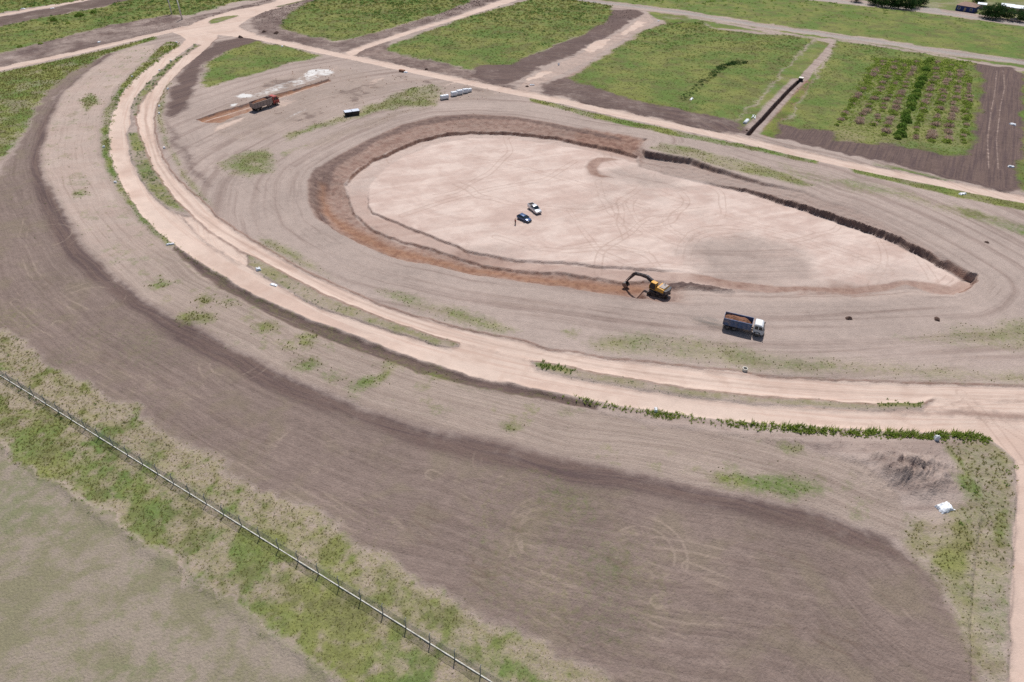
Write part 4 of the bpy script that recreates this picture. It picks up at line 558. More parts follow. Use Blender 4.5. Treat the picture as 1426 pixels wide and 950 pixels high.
# ------------------------------------------------------------------ ground material (layers weighted by the survey)
def ground_material():
    t = NT('worked_ground'); o = t.obj()
    at1, at2, at3, fl_ = t.attr('soil_a'), t.attr('soil_b'), t.attr('soil_c'), t.attr('flow')
    a1, a2, a3 = t.sep(at1.outputs['Vector']), t.sep(at2.outputs['Vector']), t.sep(at3.outputs['Vector'])
    f = t.sep(fl_.outputs['Vector'])
    n_f = t.noise(o, 2.6, 5, .64); n_m = t.noise(o, 0.55, 5, .6); n_l = t.noise(o, 0.055, 4, .55)
    st1 = t.noise(t.comb(t.math('MULTIPLY', f[0], .045), t.math('MULTIPLY', f[1], 1.3)), 1.0, 4, .6, .3)
    st2 = t.noise(t.comb(t.math('MULTIPLY', f[0], .014), t.math('MULTIPLY', f[1], .33)), 1.0, 4, .6, .4)
    def fac(m, nz, amp=.7, s=.14):
        return t.ss(t.math('ADD', m, t.math('MULTIPLY', t.math('SUBTRACT', nz, .5), amp)), .5 - s, .5 + s)
    def var(c, k1=.12, k2=.12, k3=.1, k4=0.0):
        v = t.math('ADD', 1.0, t.math('MULTIPLY', t.math('SUBTRACT', n_f, .5), k1 * 5.5))
        v = t.math('ADD', v, t.math('MULTIPLY', t.math('SUBTRACT', n_m, .5), k2 * 5))
        v = t.math('ADD', v, t.math('MULTIPLY', t.math('SUBTRACT', n_l, .5), k3 * 4))
        if k4: v = t.math('ADD', v, t.math('ADD', t.math('MULTIPLY', t.math('SUBTRACT', st1, .5), k4 * 3), t.math('MULTIPLY', t.math('SUBTRACT', st2, .5), k4 * 3.5)))
        return t.mix(1.0, c, t.comb(v, v, v), 'MULTIPLY')
    K = 0.84
    n_s = t.noise(o, .13, 5, .6, .5)
    earth = var(t.mix(t.ss(st2, .45, .68), lin(184, 166, 156, K), lin(159, 140, 131, K)), .06, .08, .12, .03)
    col = earth
    stripc = var(t.mix(t.ss(st1, .38, .64), lin(179, 161, 149, K), lin(161, 143, 132, K)), .08, .07, .08, .08)
    col = t.mix(fac(a1[2], n_m, .5, .3), col, stripc)
    fieldc = var(t.mix(t.ss(st1, .28, .72), lin(150, 132, 123, K), lin(130, 113, 105, K)), .11, .11, .10, .085)
    fieldc = t.mix(t.math('MULTIPLY', t.ss(n_s, .46, .66), .5), fieldc, var(lin(140, 127, 108, K), .08, .09, .05, .10))
    col = t.mix(fac(a1[0], n_m, .5, .25), col, fieldc)
    mead = var(t.mix(t.ss(t.math('ADD', t.math('MULTIPLY', n_s, .6), t.math('MULTIPLY', n_m, .4)), .42, .58), lin(164, 150, 136, K), lin(143, 136, 111, K)), .11, .08, .04)
    mead = t.mix(t.math('MULTIPLY', t.ss(t.math('ADD', t.math('MULTIPLY', n_l, .6), t.math('MULTIPLY', n_m, .4)), .50, .64), .6), mead, var(lin(124, 128, 94, K), .1, .1))
    col = t.mix(fac(a3[1], n_m, .4), col, mead)
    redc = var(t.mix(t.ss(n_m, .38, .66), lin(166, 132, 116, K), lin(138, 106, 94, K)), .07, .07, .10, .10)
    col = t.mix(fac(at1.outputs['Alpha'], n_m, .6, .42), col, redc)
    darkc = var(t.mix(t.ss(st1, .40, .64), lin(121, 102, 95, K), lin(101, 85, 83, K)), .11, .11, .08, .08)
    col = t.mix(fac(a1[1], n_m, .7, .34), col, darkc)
    xy = t.sep(o); smear = t.noise(t.comb(t.math('MULTIPLY', t.math('ADD', xy[0], t.math('MULTIPLY', xy[1], .5)), .03), t.math('MULTIPLY', t.math('SUBTRACT', xy[1], t.math('MULTIPLY', xy[0], .35)), .16)), 1.0, 6, .65, .8)
    palec = var(t.mix(t.ss(t.math('ADD', t.math('MULTIPLY', smear, .5), t.math('MULTIPLY', n_s, .5)), .38, .62), lin(224, 203, 191, K), lin(203, 178, 166, K)), .035, .04, .05, .02)
    col = t.mix(fac(a2[1], n_s, .5, .45), col, palec)
    orc = var(t.mix(t.ss(n_m, .4, .65), lin(170, 129, 104, K), lin(146, 109, 91, K)), .06, .07, .09, .06)
    col = t.mix(fac(a2[2], n_m, .55, .4), col, orc)
    roadc = var(t.mix(t.ss(st1, .42, .68), lin(221, 198, 183, K), lin(204, 177, 162, K)), .035, .04, .06, .07)
    roadc = t.mix(t.math('MULTIPLY', t.ss(n_s, .50, .68), .45), roadc, lin(196, 168, 152, K))
    col = t.mix(fac(a2[0], n_m, .5, .2), col, roadc)
    gravc = var(lin(176, 166, 158, K), .06, .06, .05)
    col = t.mix(fac(at3.outputs['Alpha'], n_m, .5), col, gravc)
    tr = t.math('MULTIPLY', t.ss(f[2], .32, .06), t.math('MAXIMUM', t.ss(n_s, .40, .60), t.math('MULTIPLY', t.math('MAXIMUM', a2[0], a2[1]), .8)))
    trk = t.math('MULTIPLY', tr, t.math('ADD', t.math('ADD', .22, t.math('MULTIPLY', a1[0], .20)), t.math('MULTIPLY', t.math('MAXIMUM', a2[0], a2[1]), .25)))
    col = t.mix(trk, col, t.mix(t.math('MAXIMUM', a2[0], a2[1]), t.mix(t.ss(n_l, .42, .56), lin(112, 92, 83, K), lin(184, 164, 149, K)), lin(172, 146, 132, K)))
    n_g = t.noise(o, .95, 6, .70)
    strawc = var(t.mix(t.ss(t.math('ADD', t.math('MULTIPLY', n_f, .5), t.math('MULTIPLY', n_m, .5)), .40, .60), lin(196, 176, 163, K), lin(152, 142, 106, K)), .16, .1, .05)
    col = t.mix(t.math('MULTIPLY', fac(a3[0], n_g, .95, .42), .75), col, strawc)
    gr1 = t.mix(t.ss(n_l, .40, .60), lin(102, 127, 56, K), lin(128, 134, 68, K))
    gr1 = t.mix(t.math('MULTIPLY', t.ss(n_s, .44, .66), .9), gr1, lin(108, 110, 62, K))
    gr1 = t.mix(t.math('MULTIPLY', t.ss(a3[0], .15, .6), .65), gr1, lin(134, 131, 82, K)); grc = var(gr1, .17, .13, .08)
    grc = t.mix(t.math('MULTIPLY', t.ss(n_f, .58, .75), .4), grc, lin(142, 146, 94, K))
    col = t.mix(t.math('MULTIPLY', fac(at2.outputs['Alpha'], t.math('SUBTRACT', 1.0, n_g), .95, .36), t.math('SUBTRACT', .92, t.math('MULTIPLY', a3[0], .25))), col, grc)
    whc = var(lin(232, 228, 224, K), .04, .05)
    col = t.mix(fac(a3[2], n_m, .9, .25), col, whc)
    t.put(t.b.inputs['Base Color'], col)
    t.b.inputs['Roughness'].default_value = .95; t.b.inputs['Specular IOR Level'].default_value = .08
    rough = t.math('SUBTRACT', 1.15, t.math('MULTIPLY', a2[0], .8)); rough = t.math('SUBTRACT', rough, t.math('MULTIPLY', a2[1], .6))
    h = t.math('ADD', t.noise(o, 3.2, 4, .65), t.math('MULTIPLY', st1, t.math('MULTIPLY', t.math('MAXIMUM', a1[0], a1[2]), .5)))
    t.bump(t.math('MULTIPLY', h, rough), .2)
    return t.m
M_GROUND = ground_material()

# ------------------------------------------------------------------ the setting, cut along the outlines of what the ground is
idx = np.arange(NX * NY).reshape(NY, NX)
q = np.stack([idx[:-1, :-1], idx[:-1, 1:], idx[1:, 1:], idx[1:, :-1]], -1).reshape(-1, 4)
def at_faces(v):
    g = v.reshape(NY, NX); return ((g[:-1, :-1] + g[:-1, 1:] + g[1:, 1:] + g[1:, :-1]) * .25).ravel()
zone = np.zeros(len(q), int)
ZONES = [('ground', 'bare trodden earth of the building site around the excavation', 'ground')]
def Z(name, label, cat, sd):
    ZONES.append((name, label, cat)); zone[at_faces(sd) > 0] = len(ZONES) - 1
Z('meadow', 'pale mown meadow below the wire fence', 'meadow', sdp(sX, sY, 'meadow'))
Z('grass_verge', 'weedy grass verge on both sides of the wire fence', 'grass verge', sdp(sX, sY, 'verge'))
Z('field', 'brown ploughed field sweeping round below the boulevard', 'field', sdp(sX, sY, 'field'))
Z('earth_strip', 'pale raked earth strip between the boulevard and ploughed field', 'earth strip', sdp(sX, sY, 'strip'))
Z('soil_band', 'dark freshly turned soil band along the ploughed field', 'soil', sdp(sX, sY, 'dark_band'))
Z('grass_corner', 'rough grass corner between ploughed field and dirt road', 'grass', sdp(sX, sY, 'corner_grass'))
Z('grass_plot', 'olive grass plot at the left edge of the photo', 'grass plot', sdp(sX, sY, 'green_left'))
Z('grass_plot', 'long grass plot behind the two pale poles', 'grass plot', sdp(sX, sY, 'green_tl'))
Z('grass_plot', 'grass plot in the top left corner beyond the far dirt road', 'grass plot', sdp(sX, sY, 'green_tl2'))
Z('grass_plot', 'green plot nearest the road junction', 'grass plot', sdp(sX, sY, 'plot1'))
Z('grass_plot', 'green plot between the two branch roads', 'grass plot', sdp(sX, sY, 'plot2'))
Z('grass_plot', 'green plot between the branch road and the open trench', 'grass plot', sdp(sX, sY, 'plot3'))
Z('grass_plot', 'green plot with planted shrub rows', 'grass plot', sdp(sX, sY, 'plot4'))
Z('soil_plot', 'dark bare soil plot beside the shrub rows', 'soil plot', sdp(sX, sY, 'dark_p5'))
Z('grassland', 'broad grassland between the gravel road and the houses', 'grassland', sdp(sX, sY, 'topfield'))
Z('median_strip', 'weedy median strip of the boulevard below the junction', 'median', S['median1'])
Z('median_strip', 'weedy median strip where the boulevard bends', 'median', S['median2'])
Z('median_strip', 'long thin weedy median strip left of the crossover', 'median', S['median3'])
Z('median_strip', 'long thin weedy median strip ending in a green clump', 'median', S['median4'])
Z('dirt_road', 'pale outer lane of the curved dirt boulevard', 'road', np.maximum(S['road_outer'], S['road_mix']))
Z('dirt_road', 'rutted pale inner lane of the curved dirt boulevard', 'road', S['road_inner'])
Z('dirt_road', 'straight pale dirt road passing behind the excavation', 'road', SL['L_road_straight'])
Z('dirt_road', 'narrow pale dirt road running off to the left edge', 'road', SL['L_road_left'])
Z('dirt_road', 'thin pale dirt road in the top left corner', 'road', SL['L_road_farleft'])
Z('dirt_road', 'pale branch road between two green plots', 'road', S['branch_a'])
Z('dirt_road', 'half built branch road with pale slabs and dark soil', 'road', S['branch_b'])
Z('dirt_road', 'pale dirt junction where the roads meet', 'road', jn)
Z('gravel_road', 'grey gravel road crossing behind the green plots', 'road', SL['L_gravel_top'])
Z('street', 'pale street in front of the far houses', 'street', np.maximum(SL['L_street_top'], S['street_cross']))
Z('excavation_pit', 'large pale oval excavation with brown cut edges', 'excavation', so)
def mesh_from(name, verts, faces, smooth=True):
    me = bpy.data.meshes.new(name)
    k = faces.shape[1]
    me.vertices.add(len(verts)); me.vertices.foreach_set('co', np.ascontiguousarray(verts, dtype=np.float32).ravel())
    me.loops.add(faces.size); me.loops.foreach_set('vertex_index', np.ascontiguousarray(faces, dtype=np.int32).ravel())
    me.polygons.add(len(faces)); me.polygons.foreach_set('loop_start', np.arange(0, faces.size, k, dtype=np.int32))
    me.polygons.foreach_set('loop_total', np.full(len(faces), k, dtype=np.int32))
    me.polygons.foreach_set('use_smooth', np.full(len(faces), smooth, dtype=bool))
    me.update(calc_edges=True)
    return me
V3 = np.stack([fx, fy, GZ.ravel()], -1)
for zi, (name, label, cat) in enumerate(ZONES):
    fs = q[zone == zi]
    if len(fs) == 0: continue
    uq, inv = np.unique(fs, return_inverse=True)
    me = mesh_from(name, V3[uq], inv.reshape(-1, 4))
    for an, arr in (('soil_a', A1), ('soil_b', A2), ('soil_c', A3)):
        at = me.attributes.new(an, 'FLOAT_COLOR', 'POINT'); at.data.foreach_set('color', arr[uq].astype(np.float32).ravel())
    at = me.attributes.new('flow', 'FLOAT_VECTOR', 'POINT'); at.data.foreach_set('vector', fl[uq].astype(np.float32).ravel())
    me.normals_split_custom_set_from_vertices(NORM[uq].tolist())
    me.materials.append(M_GROUND)
    ob = bpy.data.objects.new(name, me); C.objects.link(ob); tag(ob, label, cat, None, 'structure')

# land beyond the surveyed site, out to the horizon
def far_material():
    t = NT('far_grassland'); o = t.obj()
    n = t.noise(o, .012, 5, .6); n2 = t.noise(o, .4, 5, .6)
    c = t.mix(t.ss(n, .42, .6), lin(98, 116, 60, .8), lin(140, 126, 108, .8))
    c = t.mix(t.math('MULTIPLY', n2, .5), c, lin(90, 104, 56, .8))
    t.put(t.b.inputs['Base Color'], c); t.b.inputs['Roughness'].default_value = .95
    return t.m
hw0, hw1 = HW[0], HW[-1]; y0, y1 = YS[0], YS[-1]; B = 4000.0
vv = [(-hw0, y0), (hw0, y0), (hw1, y1), (-hw1, y1), (-B, -B), (B, -B), (B, B), (-B, B)]
verts = np.array([(a, b, -0.12) for a, b in vv]); faces = np.array([(0, 4, 5, 1), (1, 5, 6, 2), (2, 6, 7, 3), (3, 7, 4, 0)])
ob = bpy.data.objects.new('land', mesh_from('land', verts, faces, False)); C.objects.link(ob)
ob.data.materials.append(far_material()); tag(ob, 'open grassland stretching away beyond the site', 'land', None, 'structure')

# ------------------------------------------------------------------ ground cover
def leaf_material(name, c1, c2, trans=.35, K=.85):
    t = NT(name); a = t.attr('tint'); s = t.sep(a.outputs['Vector'])
    c = t.mix(s[0], lin(*c1, K), lin(*c2, K))
    v = t.remap(s[1], 0, 1, .65, 1.25); c = t.mix(1.0, c, t.comb(v, v, v), 'MULTIPLY')
    d = t.n.new('ShaderNodeBsdfDiffuse'); tr = t.n.new('ShaderNodeBsdfTranslucent'); mxs = t.n.new('ShaderNodeMixShader')
    t.l.new(c, d.inputs[0]); t.l.new(c, tr.inputs[0]); mxs.inputs[0].default_value = trans
    t.l.new(d.outputs[0], mxs.inputs[1]); t.l.new(tr.outputs[0], mxs.inputs[2]); t.l.new(mxs.outputs[0], t.out.inputs[0])
    return t.m
M_GRASS = leaf_material('grass_blades', (132, 134, 74), (164, 154, 96), .45, .98)
M_STRAW = leaf_material('dry_stalks', (214, 194, 172), (180, 164, 132), .35, 1.0)
M_WEED = leaf_material('weed_leaves', (104, 134, 60), (150, 168, 84), .5, 1.0)
M_ROW = leaf_material('tall_weed_leaves', (126, 150, 66), (172, 184, 96), .5, 1.0)
M_BUSH = leaf_material('bush_leaves', (72, 106, 50), (108, 142, 72), .45, 1.0)
M_DEAD = leaf_material('withered_twigs', (214, 190, 172), (176, 150, 134), .3, .95)
M_TREE = leaf_material('tree_leaves', (44, 70, 42), (84, 114, 62), .3, 1.0)

CELL_A = (at_faces(np.gradient(GX, axis=1).ravel() * np.gradient(GY, axis=0).ravel()))
def scatter(w, density, seed=0):
    """random points on the ground; w = weight per survey point, density = points per square metre at weight 1"""
    r = np.random.default_rng(seed); p = at_faces(w) * CELL_A; cs = np.cumsum(p.astype(np.float64)); n = int(cs[-1] * density)
    c = np.searchsorted(cs, r.random(n) * cs[-1]); c = np.clip(c, 0, len(q) - 1)
    a, b = r.random(n), r.random(n); f = q[c]
    return (V3[f[:, 0]] * ((1 - a) * (1 - b))[:, None] + V3[f[:, 1]] * (a * (1 - b))[:, None] + V3[f[:, 2]] * (a * b)[:, None] + V3[f[:, 3]] * ((1 - a) * b)[:, None])
def tri_object(name, tris, tint, mat, label=None, cat=None, parent=None, kind='stuff'):
    n = len(tris); me = mesh_from(name, tris.reshape(-1, 3), np.arange(n * 3).reshape(-1, 3), False)
    at = me.attributes.new('tint', 'FLOAT_VECTOR', 'POINT'); at.data.foreach_set('vector', np.repeat(tint, 3, 0).astype(np.float32).ravel())
    me.materials.append(mat); ob = bpy.data.objects.new(name, me); C.objects.link(ob)
    if parent: ob.parent = parent
    else: tag(ob, label, cat, None, kind)
    return ob
def blades(P, h, w, k, seed=1, spread=.5):
    """k upright pointed leaves per point"""
    r = np.random.default_rng(seed); n = len(P); hh = (h[0] + (h[1] - h[0]) * r.random(n))
    ang = r.random((n, k)) * 2 * math.pi; lean = (.25 + .75 * r.random((n, k))) * spread
    H_ = hh[:, None] * (.6 + .4 * r.random((n, k))); ww = w * (.6 + .8 * r.random((n, k)))
    base = P[:, None, :] + np.stack([np.cos(ang), np.sin(ang), 0 * ang], -1) * (hh * .25)[:, None, None] * r.random((n, k, 1))
    tip = base + np.stack([np.cos(ang) * lean * H_, np.sin(ang) * lean * H_, H_], -1)
    side = np.stack([-np.sin(ang + .5), np.cos(ang + .5), 0 * ang], -1) * ww[..., None]
    T_ = np.stack([base - side - [0, 0, .03], base + side - [0, 0, .03], tip], 2).reshape(-1, 3, 3)
    tint = np.stack([np.repeat(r.random(n), k), r.random(n * k), 0 * r.random(n * k)], -1)
    return T_, tint
def clumps(P, rad, hgt, k, leaf, seed=2):
    """k leaf faces through a dome-shaped volume at every point"""
    r = np.random.default_rng(seed); n = len(P); rr = rad[0] + (rad[1] - rad[0]) * r.random(n) ** 1.5
    d = r.normal(size=(n, k, 3)); d /= np.linalg.norm(d, axis=2, keepdims=True); d[..., 2] = np.abs(d[..., 2])
    rad_ = (.35 + .65 * r.random((n, k, 1)) ** .5)
    c = P[:, None, :] + d * rad_ * np.stack([rr, rr, rr * hgt], -1)[:, None, :]
    a = r.normal(size=(n, k, 3)); b = r.normal(size=(n, k, 3)); s = (leaf * rr)[:, None, None]
    a = a / np.linalg.norm(a, axis=2, keepdims=True) * s; b = b / np.linalg.norm(b, axis=2, keepdims=True) * s
    T_ = np.stack([c - a, c + a * .8, c + b], 2).reshape(-1, 3, 3)
    tint = np.stack([np.repeat(r.random(n), k), r.random(n * k), 0 * r.random(n * k)], -1)
    return T_, tint
def wz(n, soft=1.0): return W(n, soft)
gpos = np.clip(grass, 0, 1)
near = wz('verge'); 
T1, t1 = blades(scatter(near * gpos ** 1.3, 6.5, 3), (.07, .24), .05, 6, 3, 1.6)
tri_object('grass', T1, t1, M_GRASS, 'green weedy grass growing along the wire fence', 'grass')
T1, t1 = blades(scatter(near * straw ** 1.5, 3.5, 4), (.08, .2), .035, 6, 4, 1.8)
tri_object('dry_grass', T1, t1, M_STRAW, 'bleached dry stalks lying along the wire fence', 'dry grass')
T1, t1 = clumps(scatter(near * sstep(midn2, .45, .75) * gpos, .09, 5), (.12, .45), .7, 22, .35, 5)
tri_object('weeds', T1, t1, M_WEED, 'dark leafy weeds dotted through the fence verge', 'weeds')
cg = wz('corner_grass')
T1, t1 = blades(scatter(cg * gpos ** 1.3, 4.5, 6), (.1, .32), .06, 6, 6, 1.4)
tri_object('grass', T1, t1, M_GRASS, 'rough grass in the corner by the dirt road', 'grass')
T1, t1 = clumps(scatter(cg * gpos ** 2, .12, 7), (.2, .6), .7, 20, .35, 7)
tri_object('weeds', T1, t1, M_WEED, 'dark weeds in the corner by the dirt road', 'weeds')
pl = mx(*[wz(n) for n in ('plot1', 'plot2', 'plot3', 'plot4', 'g1', 'green_tl', 'green_tl2', 'green_p5r')])
T1, t1 = clumps(scatter(pl * sstep(midn, .3, .7) * (1 - sstep(lown, .6, .8) * .5), .16, 8), (.3, 1.15), .7, 14, .36, 8)
tri_object('weeds', T1, t1, M_BUSH, 'dark weeds scattered through the green plots', 'weeds')
T1, t1 = clumps(scatter(pl, .32, 9), (.3, .8), .4, 8, .5, 9)
tri_object('grass', T1, t1, M_GRASS, 'tussocky grass covering the green plots', 'grass')
T1, t1 = clumps(scatter(wz('topfield') * (.25 + sstep(midn, .45, .7)), .07, 10), (.4, 1.3), .4, 9, .45, 10)
tri_object('weeds', T1, t1, M_WEED, 'weeds scattered over the grassland before the houses', 'weeds')
vi = mx(*[wz(n, .8) for n in ('verge_inner1', 'verge_inner2', 'verge_inner3', 'verge_inner5', 'verge_right', 'g2', 'g3', 'g_pit1', 'outer_verge', 'green_r0', 'r1_verge', 'r1_verge2', 'green_left')]) * (road < .4)
T1, t1 = blades(scatter(vi * gpos ** 1.5, 1.9, 11), (.15, .5), .10, 6, 11, 1.0)
tri_object('grass', T1, t1, M_GRASS, 'patchy grass along the inner verges and haul road', 'grass')
T1, t1 = clumps(scatter(vi * gpos ** 2 * sstep(midn2, .4, .7), .16, 12), (.15, .55), .7, 16, .38, 12)
tri_object('weeds', T1, t1, M_WEED, 'small dark weeds along the inner verges', 'weeds')
md_ = mx(wz('median1', .5), wz('median2', .5), wz('median3', .5), wz('median4', .5)) * (road < .4)
T1, t1 = clumps(scatter(md_ * (.15 + sstep(midn2, .38, .6)), .55, 13), (.15, .55), 1.0, 22, .34, 13)
tri_object('weeds', T1, t1, M_BUSH, 'sparse upright weeds on the boulevard median strips', 'weeds')
T1, t1 = blades(scatter(mx(wz('median4_green', .4), wz('median4_greenl', .4)), 3.0, 14), (.25, .65), .08, 8, 14, .8)
tri_object('tall_weeds', T1, t1, M_WEED, 'tall green weeds at both ends of the last median strip', 'weeds')
sg = mx(*[W('strip_green' + s, 2.0) for s in [''] + [str(i_) for i_ in range(2, 19)]])
T1, t1 = blades(scatter(sg * gpos ** 1.5, 4.0, 15), (.12, .4), .09, 6, 15, 1.0)
tri_object('grass', T1, t1, M_GRASS, 'green grass patches on the raked earth strip', 'grass')
T1, t1 = clumps(scatter(W('strip', 1) * (W('outer_verge', 1) < .2) * .5 + W('field', 1) * .12, .035, 16), (.1, .4), .8, 12, .4, 16)
tri_object('weeds', T1, t1, M_WEED, 'tiny weeds sprouting on the raked strip and field', 'weeds')
hd, ha = ldist(fx, fy, 'L_weed_row', 6.0)
hw = (1 - sstep(hd, .4, 1.25)) * (road < .5) * (.35 + .9 * sstep(midn2, .35, .55))
lo_, hi_ = hw * sstep(ha, 4, 30) * sstep(ha, 75, 45), hw * sstep(ha, 40, 75)
T0, t0 = blades(scatter(lo_, 8.0, 16), (.2, .6), .08, 7, 16, 1.0)
T1, t1 = blades(scatter(hi_, 11.0, 17), (.3, 1.0), .11, 8, 17, 1.0)
T2, t2 = clumps(scatter(hi_ + .3 * lo_, .8, 18), (.2, .6), 1.0, 26, .3, 18)
tri_object('weed_row', np.concatenate([T0, T1, T2]), np.concatenate([t0, t1, t2]), M_ROW, 'dense row of tall green weeds along the outer lane', 'weeds')
T1, t1 = blades(scatter(hi_, 1.2, 25), (.5, 1.2), .05, 6, 25, .5)
tri_object('dry_stems', T1, t1, M_STRAW, 'dry brown stems standing in the weed row', 'weeds')
od, oa = ldist(fx, fy, 'L_outer_edge', 5.0)
T1, t1 = clumps(scatter((1 - sstep(od, .3, 1.1)) * (.3 + sstep(midn2, .4, .6)), .9, 19), (.2, .65), .8, 20, .36, 19)
tri_object('weeds', T1, t1, M_WEED, 'ragged dark weeds edging the outer lane at its bend', 'weeds')
me_, _ = ldist(fx, fy, 'L_meadow_edge', 4.0)
T1, t1 = clumps(scatter((1 - sstep(me_, .3, .9)) * sstep(midn2, .35, .6), .5, 20), (.12, .38), .7, 18, .36, 20)
tri_object('weeds', T1, t1, M_WEED, 'small weeds on the ridge at the meadow edge', 'weeds')
fd_, _ = ldist(fx, fy, 'L_fence', 4.0)
T1, t1 = clumps(scatter((1 - sstep(fd_, .2, .9)) * sstep(midn2, .4, .7), .6, 21), (.15, .5), .8, 22, .36, 21)
tri_object('weeds', T1, t1, M_BUSH, 'dark weeds at the foot of the wire fence', 'weeds')
# clods on the spoil
def clod_tris(P, s, seed):
    r = np.random.default_rng(seed); n = len(P); oc = np.array([(1, 0, 0), (0, 1, 0), (-1, 0, 0), (0, -1, 0), (0, 0, .8), (0, 0, -.5)], float)
    fcs = np.array([(0, 1, 4), (1, 2, 4), (2, 3, 4), (3, 0, 4), (1, 0, 5), (2, 1, 5), (3, 2, 5), (0, 3, 5)])
    sz = s[0] + (s[1] - s[0]) * r.random(n) ** 2.5
    v = oc[None] * sz[:, None, None] * (.6 + .8 * r.random((n, 6, 1))); a = r.random(n) * 6.28
    x = v[..., 0] * np.cos(a)[:, None] - v[..., 1] * np.sin(a)[:, None]; y = v[..., 0] * np.sin(a)[:, None] + v[..., 1] * np.cos(a)[:, None]
    v = np.stack([x, y, v[..., 2]], -1) + P[:, None, :]
    tt = v[:, fcs].reshape(-1, 3, 3)
    return tt, np.stack([np.repeat(r.random(n), 8), np.repeat(r.random(n), 8), np.zeros(n * 8)], -1)
def clod_mat(name, c1, c2):
    t = NT(name); s = t.sep(t.attr('tint').outputs['Vector'])
    n = t.noise(t.obj(), 5, 4, .6); c = t.mix(t.math('MULTIPLY', t.math('ADD', s[0], n), .5), lin(*c1, .85), lin(*c2, .85))
    t.put(t.b.inputs['Base Color'], c); t.b.inputs['Roughness'].default_value = .95; return t.m
M_CLOD = clod_mat('dark_clods', (104, 86, 80), (150, 126, 114)); M_CLOD2 = clod_mat('clay_clods', (160, 122, 102), (200, 170, 150))
spw = mx(W('soil_p1', 1) * .8, W('soil_p2', 1) * .9, W('soil_r0_up', 1) * .4, W('bank_soil2', 1) * .9, mound_m * .8, W('exc_scarp', 1) * 1.5, W('dark_p2', 1) * .3, W('dark_loop', 1) * .15) * (road < .4)
T1, t1 = clod_tris(scatter(spw, .5, 22), (.08, .45), 22)
tri_object('clods', T1, t1, M_CLOD, 'dark earth clods on the spoil banks and heap', 'clods')
T1, t1 = clod_tris(scatter(mx(ring * .5 * (1 - nearR), midring * .4, W('trench_spoil', 1), W('clearing', 2) * .15, W('strip_rubble', 1) * .6), .3, 23), (.06, .35), 23)
tri_object('clods', T1, t1, M_CLOD2, 'reddish clay clods along the cut edges of the excavation', 'clods')
T1, t1 = clod_tris(scatter(mx(field * .5, W('dark_band', 1) * .5, W('strip', 1) * .4), .12, 24), (.04, .16), 24)
tri_object('clods', T1, t1, M_CLOD, 'small clods lying on the ploughed field', 'clods')

# ------------------------------------------------------------------ small mesh builder for made things
class MB:
    def __init__(s): s.v = []; s.f = []
    def add(s, vs_, fs_):
        o = len(s.v); s.v += [tuple(p) for p in vs_]; s.f += [tuple(i + o for i in f_) for f_ in fs_]; return s
    def hexa(s, p):  # 8 corners: bottom 4 counter-clockwise, top 4
        return s.add(p, [(3, 2, 1, 0), (4, 5, 6, 7), (0, 1, 5, 4), (1, 2, 6, 5), (2, 3, 7, 6), (3, 0, 4, 7)])
    def box(s, x0, x1, y0, y1, z0, z1):
        return s.hexa([(x0, y0, z0), (x1, y0, z0), (x1, y1, z0), (x0, y1, z0), (x0, y0, z1), (x1, y0, z1), (x1, y1, z1), (x0, y1, z1)])
    def prism(s, prof, y0, y1):  # side outline in x,z extruded across y
        n = len(prof); a = [(x, y0, z) for x, z in prof]
        b = [(x, y1, z) for x, z in prof]
        fs_ = [tuple(range(n)), tuple(range(2 * n - 1, n - 1, -1))] + [((i + 1) % n, i, n + i, n + (i + 1) % n) for i in range(n)]
        return s.add(a + b, fs_)
    def cyl(s, c, r, w, axis='y', n=20, r2=None):
        r2 = r if r2 is None else r2; A = []; Bv = []
        for i in range(n):
            t = 2 * math.pi * i / n; p, q_ = math.cos(t), math.sin(t)
            if axis == 'y': A.append((c[0] + r * p, c[1] - w / 2, c[2] + r * q_)); Bv.append((c[0] + r2 * p, c[1] + w / 2, c[2] + r2 * q_))
            elif axis == 'z': A.append((c[0] + r * p, c[1] + r * q_, c[2] - w / 2)); Bv.append((c[0] + r2 * p, c[1] + r2 * q_, c[2] + w / 2))
            else: A.append((c[0] - w / 2, c[1] + r * p, c[2] + r * q_)); Bv.append((c[0] + w / 2, c[1] + r2 * p, c[2] + r2 * q_))
        fs_ = [tuple(range(n - 1, -1, -1)), tuple(range(n, 2 * n))] + [(i, (i + 1) % n, n + (i + 1) % n, n + i) for i in range(n)]
        return s.add(A + Bv, fs_)
    def bar(s, a, b, r, n=6):
        a, b = Vector(a), Vector(b); d = (b - a).normalized(); u = d.orthogonal().normalized(); w = d.cross(u)
        A = [a + (u * math.cos(6.2832 * i / n) + w * math.sin(6.2832 * i / n)) * r for i in range(n)]; Bv = [p + (b - a) for p in A]
        return s.add(A + Bv, [tuple(range(n - 1, -1, -1)), tuple(range(n, 2 * n))] + [(i, (i + 1) % n, n + (i + 1) % n, n + i) for i in range(n)])
    def build(s, name, mat, parent=None, bevel=0.0, smooth=False):
        me = bpy.data.meshes.new(name); me.from_pydata(s.v, [], s.f); bm = bmesh.new(); bm.from_mesh(me)
        bmesh.ops.recalc_face_normals(bm, faces=bm.faces); bm.to_mesh(me); bm.free()
        if smooth: me.polygons.foreach_set('use_smooth', [True] * len(me.polygons))
        me.materials.append(mat); ob = bpy.data.objects.new(name, me); C.objects.link(ob)
        if parent: ob.parent = parent
        if bevel:
            m = ob.modifiers.new('bevel', 'BEVEL'); m.width = bevel; m.segments = 2; m.limit_method = 'ANGLE'
        return ob
